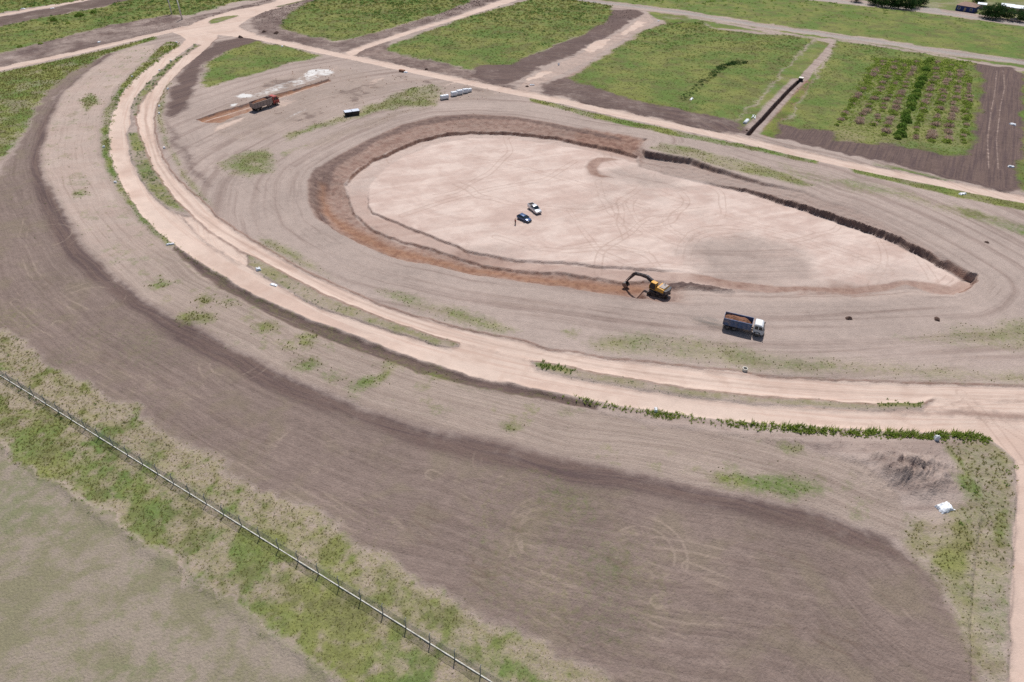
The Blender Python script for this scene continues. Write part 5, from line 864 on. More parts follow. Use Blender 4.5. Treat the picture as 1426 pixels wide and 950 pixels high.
def heap_mesh(nx, ny, lx, ly, h, seed, rim=0.0):
    """bumpy heap on a rectangular foot"""
    r = random.Random(seed); vs_ = []; fs_ = []
    for j in range(ny + 1):
        for i in range(nx + 1):
            x = (i / nx - .5) * lx; y = (j / ny - .5) * ly
            e = math.sin(math.pi * i / nx) * math.sin(math.pi * j / ny)
            vs_.append((x, y, rim + h * e ** .6 * (.7 + .6 * float(vnoise(np.array([x * 1.3 + seed]), np.array([y * 1.3]), seed)[0])) + r.uniform(-.07, .07)))
    for j in range(ny):
        for i in range(nx): a = j * (nx + 1) + i; fs_.append((a, a + 1, a + nx + 2, a + nx + 1))
    return vs_, fs_

DUST = lin(186, 164, 148, .8)
M_BLUE = simple_mat('blue_paint', lin(84, 104, 140), .55, 0, .2, .9, .3, DUST, .7)
M_WHITE = simple_mat('white_paint', lin(236, 238, 240), .4, 0, .05, 2, .5, DUST, .25)
M_CABSHADE = simple_mat('shaded_white_paint', lin(214, 220, 226), .4, 0, .06, 2, .5, DUST, .3)  # white cab body below the roof, its shadow-side grey put into the colour
M_RED = simple_mat('red_paint', lin(176, 62, 58), .45, 0, .12, 2, .4, DUST, .3)
M_BED = simple_mat('grey_brown_steel', lin(150, 138, 134), .6, .2, .2, 1.5, .3, DUST, .5)
M_GLASS = simple_mat('dark_glass', lin(34, 46, 54), .12, 0, .1, 1, .6)
M_TYRE = simple_mat('tyre_rubber', lin(44, 42, 42), .85, 0, .2, 4, .2, DUST, .45)
M_RIM = simple_mat('wheel_rim', lin(120, 118, 116), .5, .5, .15, 4, .4, DUST, .4)
M_CHASSIS = simple_mat('chassis_black', lin(38, 36, 38), .7, .1, .2, 3, .3, DUST, .35)
M_SOIL = simple_mat('loaded_soil', lin(152, 110, 88, .8), .95, 0, .45, 1.6, .05, lin(104, 76, 64, .8), .6)
M_YELLOW = simple_mat('machine_yellow', lin(226, 168, 62), .5, 0, .1, 1.6, .4, DUST, .3)
M_DKGREY = simple_mat('machine_dark_grey', lin(58, 58, 66), .5, .1, .15, 2, .4, DUST, .3)
M_STEEL = simple_mat('worn_steel', lin(128, 122, 120), .45, .6, .2, 3, .4, DUST, .5)
M_SILVER = simple_mat('silver_car_paint', lin(206, 208, 214), .3, .35, .04, 1, .5, DUST, .15)
M_NAVY = simple_mat('dark_blue_car_paint', lin(60, 88, 128), .25, .35, .06, 1, .6, DUST, .15)
M_LAMP = simple_mat('lamp_glass', lin(230, 226, 210), .2, 0, .05, 5, .6)
M_CONC = simple_mat('pale_concrete', lin(232, 228, 216, .95), .9, 0, .12, 1.5, .1, lin(150, 140, 120, .8), .5)
M_POST = simple_mat('grey_post', lin(168, 168, 162, .9), .8, 0, .12, 2, .2)
M_WIRE = simple_mat('galvanised_wire', lin(124, 130, 136), .6, .1, .12, 2, .3)
M_PLASTIC = simple_mat('white_plastic_sheet', lin(240, 242, 246), .35, 0, .05, 2.2, .5, lin(196, 200, 206, .9), .4)
M_LIDGREY = simple_mat('pale_grey_lid', lin(188, 194, 206), .5, .2, .08, 1.5, .4)
M_DARKTANK = simple_mat('dark_container_paint', lin(34, 36, 44), .6, 0, .2, 1.2, .3, DUST, .12)
M_BRICK = simple_mat('brown_bricks', lin(150, 112, 94), .9, 0, .25, 5, .1)
M_WOOD = simple_mat('weathered_wood', lin(164, 146, 124), .9, 0, .25, 3, .1)
M_CLODM = simple_mat('clod_soil', lin(104, 84, 76, .85), .95, 0, .3, 3, .05)

def wheel(parent, x, y, r, w, seed=0):
    b = MB(); b.cyl((0, 0, 0), r, w, 'y', 24); t = b.build('wheel', M_TYRE, parent, .05, True); t.location = (x, y, r)
    sgn = 1 if y > 0 else -1
    k = MB(); k.cyl((0, sgn * (w / 2 - .03), 0), r * .55, .1, 'y', 18); k.cyl((0, sgn * (w / 2 + .03), 0), r * .2, .06, 'y', 10); k.build('rim', M_RIM, t)
    return t

# ------------------------------------------------------------------ tipper lorries
def tipper(p0, p1, label, cab_m, cab_m2, bed_m, length=8.2, sc=1.0):
    p0, p1 = Vector((*p0, 0)), Vector((*p1, 0)); d = (p1 - p0).normalized(); ang = math.atan2(d.y, d.x)
    nrm = Vector((-d.y, d.x, 0)); c = (p0 + p1) / 2 + nrm * 1.25
    t = empty('tipper_truck', (c.x, c.y, gz(c.x, c.y)), ang); tag(t, label, 'truck'); t.scale = (sc, sc, sc)
    k = length / 8.2; F = 4.1 * k; Bk = -4.1 * k
    ch = MB(); ch.box(Bk + .3, F - .5, -.48, -.34, .78, 1.02); ch.box(Bk + .3, F - .5, .34, .48, .78, 1.02)
    for x in np.linspace(Bk + .5, F - .8, 6): ch.box(x - .06, x + .06, -.36, .36, .82, .98)
    ch.build('chassis', M_CHASSIS, t)
    for x in (F - 1.25,):
        for y in (-1.02, 1.02): wheel(t, x, y, .53, .34)
    for x in (Bk + 1.0, Bk + 2.4):
        for y in (-.92, .92): wheel(t, x, y, .53, .6)
    for x in (F - 1.25, Bk + 1.0, Bk + 2.4): ax = MB(); ax.cyl((x, 0, .53), .1, 1.7, 'y', 8); ax.build('axle', M_CHASSIS, t)
    ft = MB(); ft.box(.1, 1.3, -1.15, -.6, .55, 1.05); ft.build('fuel_tank', M_STEEL, t, .06)
    bt = MB(); bt.box(.1, 1.1, .6, 1.1, .6, 1.05); bt.build('battery_box', M_CHASSIS, t, .04)
    # cab
    x0, x1 = F - 2.15, F
    prof = [(x0, .75), (x1 - .02, .62), (x1, 1.55), (x1 - .12, 1.72), (x1 - .42, 2.62), (x1 - .62, 2.80), (x0 + .08, 2.84), (x0, 2.70)]
    cb = MB(); cb.prism(prof, -1.2, 1.2); cab = cb.build('cab', cab_m2, t, .07)
    rf = MB(); rf.hexa([(x0 + .04, -1.17, 2.845), (x1 - .64, -1.17, 2.805), (x1 - .64, 1.17, 2.805), (x0 + .04, 1.17, 2.845), (x0 + .12, -1.05, 2.97), (x1 - .72, -1.05, 2.94), (x1 - .72, 1.05, 2.94), (x0 + .12, 1.05, 2.97)]); rf.build('roof', cab_m, cab, .03)
    ws = MB(); ws.hexa([(x1 - .13 + .012, -1.04, 1.80), (x1 - .10 + .03, -1.04, 1.80), (x1 - .10 + .03, 1.04, 1.80), (x1 - .13 + .012, 1.04, 1.80), (x1 - .40 + .012, -1.0, 2.58), (x1 - .37 + .03, -1.0, 2.58), (x1 - .37 + .03, 1.0, 2.58), (x1 - .40 + .012, 1.0, 2.58)]); ws.build('windscreen', M_GLASS, cab)
    for s_ in (-1, 1):
        y = s_ * 1.2; sw = MB(); sw.prism([(x1 - 1.15, 1.78), (x1 - .32, 1.78), (x1 - .60, 2.55), (x1 - 1.15, 2.58)], min(y, y + s_ * .02), max(y, y + s_ * .02)); sw.build('side_window', M_GLASS, cab)
        sw = MB(); sw.prism([(x1 - 1.95, 1.78), (x1 - 1.3, 1.78), (x1 - 1.3, 2.58), (x1 - 1.95, 2.58)], min(y, y + s_ * .02), max(y, y + s_ * .02)); sw.build('side_window', M_GLASS, cab)
        dr = MB(); dr.prism([(x1 - 1.42, .95), (x1 - .22, .95), (x1 - .24, 1.70), (x1 - 1.42, 1.70)], min(y, y + s_ * .025), max(y, y + s_ * .025)); dd = dr.build('door', cab_m2, cab, .01)
        hn = MB(); hn.box(x1 - 1.32, x1 - 1.12, y + s_ * .03 - .015, y + s_ * .03 + .015, 1.5, 1.55); hn.build('handle', M_CHASSIS, cab)
        mr = MB(); mr.box(x1 - .20, x1 - .10, s_ * 1.36 - .09, s_ * 1.36 + .09, 1.95, 2.42); mr.bar((x1 - .2, s_ * 1.18, 2.3), (x1 - .15, s_ * 1.32, 2.3), .02); mr.build('mirror', M_CHASSIS, cab)
        hl = MB(); hl.box(x1 - .03, x1 + .03, s_ * .92 - .18, s_ * .92 + .18, .95, 1.12); hl.build('headlight', M_LAMP, cab)
        mg = MB(); mg.prism([(F - 1.95, .78), (F - 1.8, 1.12), (F - 1.25, 1.24), (F - .70, 1.12), (F - .55, .78), (F - .60, .74), (F - 1.25, 1.16), (F - 1.9, .74)], s_ * 1.02 - .24, s_ * 1.02 + .24); mg.build('mudguard', M_CHASSIS, t)
    bp = MB(); bp.box(x1 - .1, x1 + .12, -1.22, 1.22, .45, .82); bp.build('bumper', M_CHASSIS, cab, .04)
    gr = MB(); gr.box(x1 - .02, x1 + .02, -.7, .7, .95, 1.45); gr.build('grille', M_CHASSIS, cab)
    # tipping body
    b0, b1 = Bk, F - 2.55; zf, zt = 1.25, 2.72
    tb = MB(); tb.box(b0, b1, -1.25, 1.25, zf - .12, zf)
    tb.box(b0, b1, -1.25, -1.19, zf, zt); tb.box(b0, b1, 1.19, 1.25, zf, zt); tb.box(b1 - .06, b1 - .002, -1.187, 1.187, zf, zt + .12); body = tb.build('tipping_body', bed_m, t)
    tg = MB(); tg.box(b0 - .07, b0 - .004, -1.22, 1.22, zf + .02, zt - .05); tg.build('tailgate', bed_m, body, .01)
    for s_ in (-1, 1):
        for x in np.linspace(b0 + .12, b1 - .12, 7):
            rb = MB(); rb.box(x - .05, x + .05, min(s_ * 1.252, s_ * 1.33), max(s_ * 1.252, s_ * 1.33), zf - .1, zt - .02); rb.build('rib', bed_m, body)
        rl = MB(); rl.box(b0, b1, min(s_ * 1.2, s_ * 1.34), max(s_ * 1.2, s_ * 1.34), zt + .002, zt + .09); rl.build('top_rail', bed_m, body)
    vs_, fs_ = heap_mesh(18, 9, (b1 - b0) - .16, 2.34, .75, 5 if bed_m == M_BLUE else 9, zt - .55)
    ld = MB(); ld.add([(x + (b0 + b1) / 2 - .25 * (1 - abs(x) / 3), y, z if x < (b1 - b0) * .28 else z - .5 * (x - (b1 - b0) * .28)) for x, y, z in vs_], fs_)
    lo = ld.build('load', M_SOIL, t, 0, False)
    cy = MB(); cy.cyl((b1 - .35, 0, 1.1), .12, .6, 'z', 10); cy.build('hoist', M_STEEL, t)
    return t
blue = tipper(DATA['blue'][0], DATA['blue'][1], 'dusty blue tipper truck with white cab and soil load on the haul road', M_WHITE, M_CABSHADE, M_BLUE, 8.3)
redt = tipper(DATA['red'][0], DATA['red'][1], 'tipper truck with red cab and grey body beside the orange cutting', M_RED, M_RED, M_BED, 9.6, 1.14)

# ------------------------------------------------------------------ tracked excavator
def excavator():
    a, b = Vector((*DATA['exc'][0], 0)), Vector((*DATA['exc'][1], 0)); d = (b - a).normalized(); ang = math.atan2(d.y, d.x)
    t = empty('excavator', (a.x, a.y, gz(a.x, a.y)), ang); tag(t, 'yellow tracked excavator with black boom digging at the pit edge', 'excavator')
    tw = R(158.0) - ang                       # undercarriage turned a little under the house
    def rot(x, y): return (x * math.cos(tw) - y * math.sin(tw), x * math.sin(tw) + y * math.cos(tw))
    for s_ in (-1, 1):
        n = 16; rr = .48; hl = 1.95; out = []
        for i in range(n): th = math.pi / 2 + math.pi * i / (n - 1); out.append((-hl + rr * math.cos(th), rr + rr * math.sin(th)))
        for i in range(n): th = -math.pi / 2 + math.pi * i / (n - 1); out.append((hl + rr * math.cos(th), rr + rr * math.sin(th)))
        m = MB(); m.prism(out, s_ * 1.3 - .3, s_ * 1.3 + .3); tr = m.build('crawler_track', M_CHASSIS, t); tr.rotation_euler.z = tw
        L_ = sum(math.dist(out[i], out[(i + 1) % len(out)]) for i in range(len(out))); ns = 40; acc = 0; k = 0; pad = MB()
        for i in range(len(out)):
            p, q_ = out[i], out[(i + 1) % len(out)]; dl = math.dist(p, q_)
            while dl > 1e-6 and k * L_ / ns < acc + dl:
                f_ = (k * L_ / ns - acc) / dl; cx, cz = p[0] + (q_[0] - p[0]) * f_, p[1] + (q_[1] - p[1]) * f_; th = math.atan2(q_[1] - p[1], q_[0] - p[0])
                ux, uz = math.cos(th) * .07, math.sin(th) * .07; nx2, nz2 = math.sin(th) * .05, -math.cos(th) * .05
                y0_, y1_ = s_ * 1.3 - .32, s_ * 1.3 + .32
                pad.hexa([(cx - ux, y0_, cz - uz), (cx + ux, y0_, cz + uz), (cx + ux, y1_, cz + uz), (cx - ux, y1_, cz - uz), (cx - ux + nx2, y0_, cz - uz + nz2), (cx + ux + nx2, y0_, cz + uz + nz2), (cx + ux + nx2, y1_, cz + uz + nz2), (cx - ux + nx2, y1_, cz - uz + nz2)]); k += 1
            acc += dl
        pad.build('track_shoes', M_STEEL, tr)
    uc = MB(); uc.box(-1.0, 1.0, -1.0, 1.0, .5, .95); u = uc.build('undercarriage', M_CHASSIS, t, .05); u.rotation_euler.z = tw
    sl = MB(); sl.cyl((0, 0, 1.05), .75, .2, 'z', 20); sl.build('slew_ring', M_STEEL, t)
    hs = MB(); hs.box(-2.2, 1.35, -1.4, 1.4, 1.16, 1.42); hs.build('platform', M_DKGREY, t, .03)
    eh = MB(); eh.hexa([(-1.75, -1.38, 1.425), (.35, -1.38, 1.425), (.35, 1.38, 1.425), (-1.75, 1.38, 1.425), (-1.75, -1.3, 2.25), (.1, -1.3, 2.35), (.1, 1.3, 2.35), (-1.75, 1.3, 2.25)]); en = eh.build('engine_housing', M_YELLOW, t, .05)
    tp = MB(); tp.box(-1.65, -.25, -1.1, .9, 2.36, 2.45); tp.build('engine_cover', M_STEEL, en, .02)
    ep = MB(); ep.cyl((-.9, -.6, 2.65), .08, .5, 'z', 10); ep.build('exhaust_pipe', M_CHASSIS, en)
    cw = MB(); n = 9; out = [(-1.78, -1.4)] + [(-2.3 - .28 * math.cos(math.pi * (i / (n - 1) - .5)), -1.4 + 2.8 * i / (n - 1)) for i in range(n)] + [(-1.78, 1.4)]
    cw.add([(x, y, 1.2) for x, y in out] + [(x, y, 2.15) for x, y in out], [tuple(range(len(out))), tuple(range(len(out), 2 * len(out)))] + [(i, (i + 1) % len(out), len(out) + (i + 1) % len(out), len(out) + i) for i in range(len(out))]); cw.build('counterweight', M_DKGREY, t, .05)
    cbp = [(.32, 1.425), (1.9, 1.425), (1.95, 2.0), (1.62, 3.02), (.42, 3.06), (.32, 2.9)]
    cb = MB(); cb.prism(cbp, .42, 1.4); cab = cb.build('cab', M_GLASS, t, .05)
    fr = MB()
    for y in (.42, 1.4):
        for p, q_ in zip(cbp, cbp[1:] + cbp[:1]): fr.bar((p[0], y, p[1]), (q_[0], y, q_[1]), .06)
    fr.build('cab_frame', M_YELLOW, cab)
    rf = MB(); rf.box(.34, 1.66, .40, 1.42, 3.07, 3.15); rf.build('cab_roof', M_YELLOW, cab, .03)
    # boom, stick, bucket in the x-z plane at y = -.1
    def limb(pts, w, name, par, mat):
        m = MB(); top = [(x, z + h) for x, z, h in pts]; bot = [(x, z - h) for x, z, h in reversed(pts)]
        m.prism(top + bot, -.1 - w, -.1 + w); return m.build(name, mat, par, .03)
    bm_ = limb([(.9, 1.7, .22), (2.0, 2.5, .36), (3.5, 2.95, .40), (5.0, 2.85, .32), (6.9, 2.3, .2)], .27, 'boom', t, M_DKGREY)
    st = MB(); st.prism([(6.3, 2.85), (6.8, 2.98), (7.2, 2.45), (8.95, -.72), (8.7, -.82), (6.75, 1.9)], -.3, .1); st.build('dipper_arm', M_DKGREY, t, .03)
    bx_, bz_ = 8.75, -1.35; n = 8; arc = [(bx_ + .75 * math.cos(R(20 - i * 28)), bz_ + .72 * math.sin(R(20 - i * 28))) for i in range(n)]
    bk = MB(); prof = [(bx_ - .1, bz_ + .6)] + arc; inn = [(bx_ + (x - bx_) * .88, bz_ + (z - bz_) * .88) for x, z in reversed(arc)]
    bk.prism(prof + inn, -.7, .5); bucket = bk.build('bucket', M_STEEL, t)
    for y in (-.7, .46):
        sd = MB(); sd.prism([(bx_ - .1, bz_ + .6)] + arc, y, y + .04); sd.build('side_plate', M_STEEL, bucket)
    for i in range(5):
        th = MB(); ex, ez = arc[-1]; y = -.62 + i * .26; th.hexa([(ex - .05, y, ez - .05), (ex + .05, y, ez - .05), (ex + .05, y + .12, ez - .05), (ex - .05, y + .12, ez - .05), (ex + .08, y + .04, ez + .26), (ex + .11, y + .04, ez + .26), (ex + .11, y + .08, ez + .26), (ex + .08, y + .08, ez + .26)]); th.build('tooth', M_STEEL, bucket)
    for (p, q_, r, nm) in (((1.35, -.55, 1.75), (3.4, -.55, 2.75), .1, 'boom_cylinder'), ((1.35, .3, 1.75), (3.4, .3, 2.75), .1, 'boom_cylinder'), ((3.9, -.1, 3.4), (6.5, -.1, 3.0), .1, 'arm_cylinder'), ((7.25, -.1, 2.55), (9.0, -.1, -.4), .08, 'bucket_cylinder')):
        m = MB(); m.bar(p, q_, r, 8); m.build(nm, M_STEEL, t)
    hr = MB(); hr.bar((-1.6, -1.3, 2.3), (-1.6, -1.3, 2.75), .02); hr.bar((.0, -1.3, 2.4), (.0, -1.3, 2.75), .02); hr.bar((-1.6, -1.3, 2.75), (.0, -1.3, 2.75), .02); hr.build('handrail', M_CHASSIS, t)
    return t
excavator()

# ------------------------------------------------------------------ cars in the pit and at the far houses
def loft(m, st):  # stations (x, half width, z low, z high) -> body
    n = len(st); vs_ = []
    for x, w, a, b in st: vs_ += [(x, -w, a), (x, w, a), (x, w * 1.0, (a + b) / 2), (x, w * .93, b), (x, -w * .93, b), (x, -w * 1.0, (a + b) / 2)]
    fs_ = [tuple(range(6)), tuple(range(6 * n - 1, 6 * n - 7, -1))]
    for i in range(n - 1):
        for k in range(6): fs_.append((6 * i + k, 6 * i + (k + 1) % 6, 6 * i + 6 + (k + 1) % 6, 6 * i + 6 + k))
    return m.add(vs_, fs_)
def car(p0, p1, label, mat, pickup=False, name='car', cat='car', length=None, offset=.85):
    p0, p1 = Vector((*p0, 0)), Vector((*p1, 0)); d = (p1 - p0).normalized(); ang = math.atan2(d.y, d.x); c = (p0 + p1) / 2 + Vector((-d.y, d.x, 0)) * offset
    t = empty(name, (c.x, c.y, gz(c.x, c.y)), ang); tag(t, label, cat)
    L_ = length or (5.2 if pickup else 4.3); h = L_ / 2
    m = MB()
    if pickup: loft(m, [(-h, .88, .55, 1.02), (-h + .15, .93, .42, 1.08), (h - 1.7, .93, .38, 1.1), (h - .5, .92, .4, 1.04), (h - .08, .84, .45, .95), (h, .78, .5, .8)])
    else: loft(m, [(-h, .78, .5, .9), (-h + .12, .84, .36, 1.0), (-h + .8, .87, .3, 1.0), (h - 1.4, .87, .3, .98), (h - .45, .85, .32, .86), (h - .08, .78, .36, .72), (h, .7, .42, .62)])
    body = m.build('body', mat, t, .06, True)
    if pickup: a0, a1, r0, r1, zt, zb = -h + 1.65, h - 1.35, -h + 1.95, h - 2.05, 1.74, 1.08
    else: a0, a1, r0, r1, zt, zb = -h + .1, h - 1.05, -h + .65, h - 1.85, 1.46, .97
    g = MB(); g.hexa([(a0, -.84, zb), (a1, -.84, zb), (a1, .84, zb), (a0, .84, zb), (r0, -.64, zt), (r1, -.64, zt), (r1, .64, zt), (r0, .64, zt)]); gl = g.build('windows', M_GLASS, t, .04)
    rf = MB(); rf.hexa([(r0 - .04, -.66, zt - .03), (r1 + .04, -.66, zt - .03), (r1 + .04, .66, zt - .03), (r0 - .04, .66, zt - .03), (r0 + .1, -.58, zt + .06), (r1 - .1, -.58, zt + .05), (r1 - .1, .58, zt + .05), (r0 + .1, .58, zt + .06)]); rf.build('roof', mat, t, .03, True)
    for s_ in (-1, 1):
        for (xb, xt) in ((a0, r0), (a1, r1), ((a0 + a1) / 2, (r0 + r1) / 2)): pl = MB(); pl.bar((xb, s_ * .85, zb), (xt, s_ * .655, zt), .05); pl.build('pillar', mat, t)
        hl = MB(); hl.box(h - .22, h - .02, s_ * .62 - .13, s_ * .62 + .13, .62 if not pickup else .78, .74 if not pickup else .92); hl.build('headlight', M_LAMP, t, .02)
        tl = MB(); tl.box(-h - .01, -h + .08, s_ * .72 - .1, s_ * .72 + .1, .7, .92); tl.build('tail_light', M_RED, t, .02)
        mr = MB(); mr.box(a1 - .35, a1 - .2, s_ * .98 - .09, s_ * .98 + .09, zb + .02, zb + .16); mr.build('mirror', mat, t, .02)
        for x in ((-h + .85, h - .85) if not pickup else (-h + 1.05, h - .95)): wheel(t, x, s_ * .78, .31 if not pickup else .37, .2)
    bp = MB(); bp.box(h - .1, h + .03, -.72, .72, .34, .5); bp.build('bumper', M_CHASSIS, t, .03)
    if pickup:
        bed = MB(); bed.box(-h + .1, a0 - .08, -.74, .74, 1.095, 1.13); bed.build('bed_floor', M_CHASSIS, t)
        for s_ in (-1, 1):
            rl = MB(); rl.box(-h + .04, a0, min(s_ * .76, s_ * .9), max(s_ * .76, s_ * .9), 1.06, 1.34); rl.build('bed_side', mat, t, .03)
        tg = MB(); tg.box(-h, -h + .06, -.755, .755, 1.04, 1.34); tg.build('tailgate', mat, t, .02)
    return t
car(DATA['pickup'][0], DATA['pickup'][1], 'silver pickup truck parked behind the dark car on the pit floor', M_SILVER, True, 'pickup_truck', 'pickup')
car(DATA['hatch'][0], DATA['hatch'][1], 'dark blue car parked beside the standing person on the pit floor', M_NAVY)
fc = Vector(DATA['far_car'][0]); car((fc.x - 1.9, fc.y + 1.0), (fc.x + 1.9, fc.y - 1.0), 'grey pickup parked on the street by the far trees', M_BED, True, 'pickup_truck', 'pickup', 5.0, .5)

# ------------------------------------------------------------------ the person by the car
def skin(name, verts, edges, radii, mat, parent, sub=2, root=0):
    me = bpy.data.meshes.new(name); me.from_pydata(verts, edges, []); ob = bpy.data.objects.new(name, me); C.objects.link(ob); ob.parent = parent
    sk = ob.modifiers.new('skin', 'SKIN'); sk.use_smooth_shade = True
    if not me.skin_vertices: me.attributes
    layer = me.skin_vertices[0].data if me.skin_vertices else None
    if layer is None:
        bpy.context.view_layer.objects.active = ob; ob.select_set(True); layer = me.skin_vertices[0].data
    for i, r in enumerate(radii): layer[i].radius = (r, r) if not isinstance(r, tuple) else r; layer[i].use_root = (i == root)
    su = ob.modifiers.new('sub', 'SUBSURF'); su.levels = sub; su.render_levels = sub
    me.materials.append(mat); return ob
def person():
    p = DATA['person'][0]; t = empty('person', (p[0], p[1], gz(*p)), R(40)); tag(t, 'person in reddish shirt and dark trousers standing behind the dark blue car', 'person')
    M_SKIN = simple_mat('skin', lin(198, 152, 128), .6); M_SHIRT = simple_mat('red_shirt', lin(158, 84, 82), .8, 0, .15, 8); M_TROU = simple_mat('dark_trousers', lin(70, 58, 62), .85, 0, .15, 8); M_HAIR = simple_mat('dark_hair', lin(46, 36, 32), .7); M_SHOE = simple_mat('shoes', lin(44, 40, 40), .7)
    V = [(0, 0, .98), (0, 0, 1.15), (0, 0, 1.36), (0, 0, 1.48), (.01, 0, 1.54), (.02, 0, 1.66), (.02, 0, 1.74)]; E_ = [(i, i + 1) for i in range(6)]; Rr = [(.13, .16), (.12, .15), (.13, .18), (.07, .08), .055, (.10, .08), (.075, .065)]
    for s_ in (-1, 1):
        k = len(V); V += [(0, s_ * .1, .92), (.02, s_ * .11, .5), (-.01, s_ * .12, .1), (.12, s_ * .13, .05)]; E_ += [(0, k), (k, k + 1), (k + 1, k + 2), (k + 2, k + 3)]; Rr += [.085, .06, .042, .04]
        k = len(V); V += [(0, s_ * .2, 1.40), (-.01, s_ * .26, 1.13), (.08, s_ * .25, .90), (.11, s_ * .245, .82)]; E_ += [(2, k), (k, k + 1), (k + 1, k + 2), (k + 2, k + 3)]; Rr += [.055, .042, .03, (.02, .035)]
        for f_ in range(4):
            j = len(V); V += [(.10 + .018 * f_, s_ * .245, .77), (.115 + .016 * f_, s_ * .235, .72 + .01 * abs(f_ - 1))]; E_ += [(k + 3, j), (j, j + 1)]; Rr += [.009, .008]
        j = len(V); V += [(.14, s_ * .22, .80), (.16, s_ * .215, .76)]; E_ += [(k + 3, j), (j, j + 1)]; Rr += [.010, .009]
    body = skin('body', V, E_, Rr, M_SKIN, t)
    sv = [(0, 0, .95), (0, 0, 1.15), (0, 0, 1.36), (0, 0, 1.47)]; se = [(0, 1), (1, 2), (2, 3)]; sr = [(.15, .185), (.14, .175), (.15, .20), (.08, .10)]
    for s_ in (-1, 1):
        k = len(sv); sv += [(0, s_ * .21, 1.40), (-.01, s_ * .262, 1.14)]; se += [(2, k), (k, k + 1)]; sr += [.07, .06]
    skin('shirt', sv, se, sr, M_SHIRT, t)
    tv = [(0, 0, .97)]; te = []; tr = [(.145, .175)]
    for s_ in (-1, 1):
        k = len(tv); tv += [(0, s_ * .1, .9), (.02, s_ * .11, .5), (-.01, s_ * .12, .12)]; te += [(0, k), (k, k + 1), (k + 1, k + 2)]; tr += [.1, .078, .065]
        sh = MB(); sh.box(-.07, .2, s_ * .125 - .055, s_ * .125 + .055, .0, .1); sh.build('shoe', M_SHOE, t, .03)
    skin('trousers', tv, te, tr, M_TROU, t)
    hm = MB(); hm.cyl((0.0, 0, 1.735), .112, .1, 'z', 14, .07); hm.build('hair', M_HAIR, t, .02, True)
    for s_ in (-1, 1):
        e_ = MB(); e_.box(.105, .125, s_ * .035 - .012, s_ * .035 + .012, 1.66, 1.675); e_.build('eye', M_HAIR, t)
    nz = MB(); nz.hexa([(.10, -.02, 1.62), (.14, -.012, 1.615), (.14, .012, 1.615), (.10, .02, 1.62), (.1, -.01, 1.67), (.12, -.006, 1.665), (.12, .006, 1.665), (.1, .01, 1.67)]); nz.build('nose', M_SKIN, t)
person()

# ------------------------------------------------------------------ wire fence
def fence():
    A, B0 = Vector(DATA['fence_anchor'][0]), Vector(DATA['fence_anchor'][1]); d = (B0 - A).normalized(); sp = 3.88; ang = math.atan2(-d.y, -d.x)
    t = empty('wire_fence', (A.x, A.y, 0), 0); tag(t, 'grey wire mesh fence on a pale concrete plinth crossing the verge', 'fence')
    pm = MB(); pm.box(-.055, .055, -.055, .055, -.3, 2.05); pm.hexa([(-.05, -.05, 2.052), (.05, -.05, 2.052), (.05, .05, 2.052), (-.05, .05, 2.052), (-.05, .2, 2.35), (.03, .2, 2.35), (.03, .28, 2.32), (-.05, .28, 2.32)])
    post0 = pm.build('post', M_POST, t, .01)
    pl = MB(); pl.box(.06, sp - .06, -.075, .075, -.4, .17); pl0 = pl.build('plinth', M_CONC, t, .015)
    wm = MB(); h0, h1, c = .22, 2.0, .12; x0, x1 = .07, sp - .07
    def tri_bar(a, b, r=.006):
        dx, dz = b[0] - a[0], b[1] - a[1]; l = math.hypot(dx, dz)
        if l < .02: return
        nx2, nz2 = -dz / l * r, dx / l * r
        wm.add([(a[0] + nx2, 0, a[1] + nz2), (a[0] - nx2, r, a[1] - nz2), (a[0] - nx2, -r, a[1] - nz2), (b[0] + nx2, 0, b[1] + nz2), (b[0] - nx2, r, b[1] - nz2), (b[0] - nx2, -r, b[1] - nz2)], [(0, 1, 4, 3), (1, 2, 5, 4), (2, 0, 3, 5)])
    H_ = h1 - h0; k = -H_
    while k < x1 - x0:
        xa, xb = max(0, k), min(x1 - x0, k + H_)
        if xb > xa:
            tri_bar((x0 + xa, h0 + xa - k), (x0 + xb, h0 + xb - k)); tri_bar((x0 + xa, h1 - (xa - k)), (x0 + xb, h1 - (xb - k)))
        k += c * 1.41
    mesh0 = wm.build('wire_mesh', M_WIRE, t)
    wires = []
    for yy, z, r_ in ((.02, 1.2, .006), (.02, 2.0, .008), (.14, 2.17, .005), (.24, 2.32, .005)): rm = MB(); rm.bar((.0, yy, z), (sp, yy, z), r_, 3); wires.append(rm.build('line_wire', M_WIRE, t))
    first = True
    for i in range(-9, 40):
        p = A + d * (sp * i); z = gz(p.x, p.y); q2 = A + d * (sp * (i - 1)); z2 = gz(q2.x, q2.y); zm = (z + z2) / 2
        for src in [post0, pl0, mesh0] + wires:
            o = src if first else src.copy()
            if not first: C.objects.link(o); o.parent = t
            o.location = (p.x - A.x, p.y - A.y, z if src is post0 else zm); o.rotation_euler.z = ang
        first = False
fence()

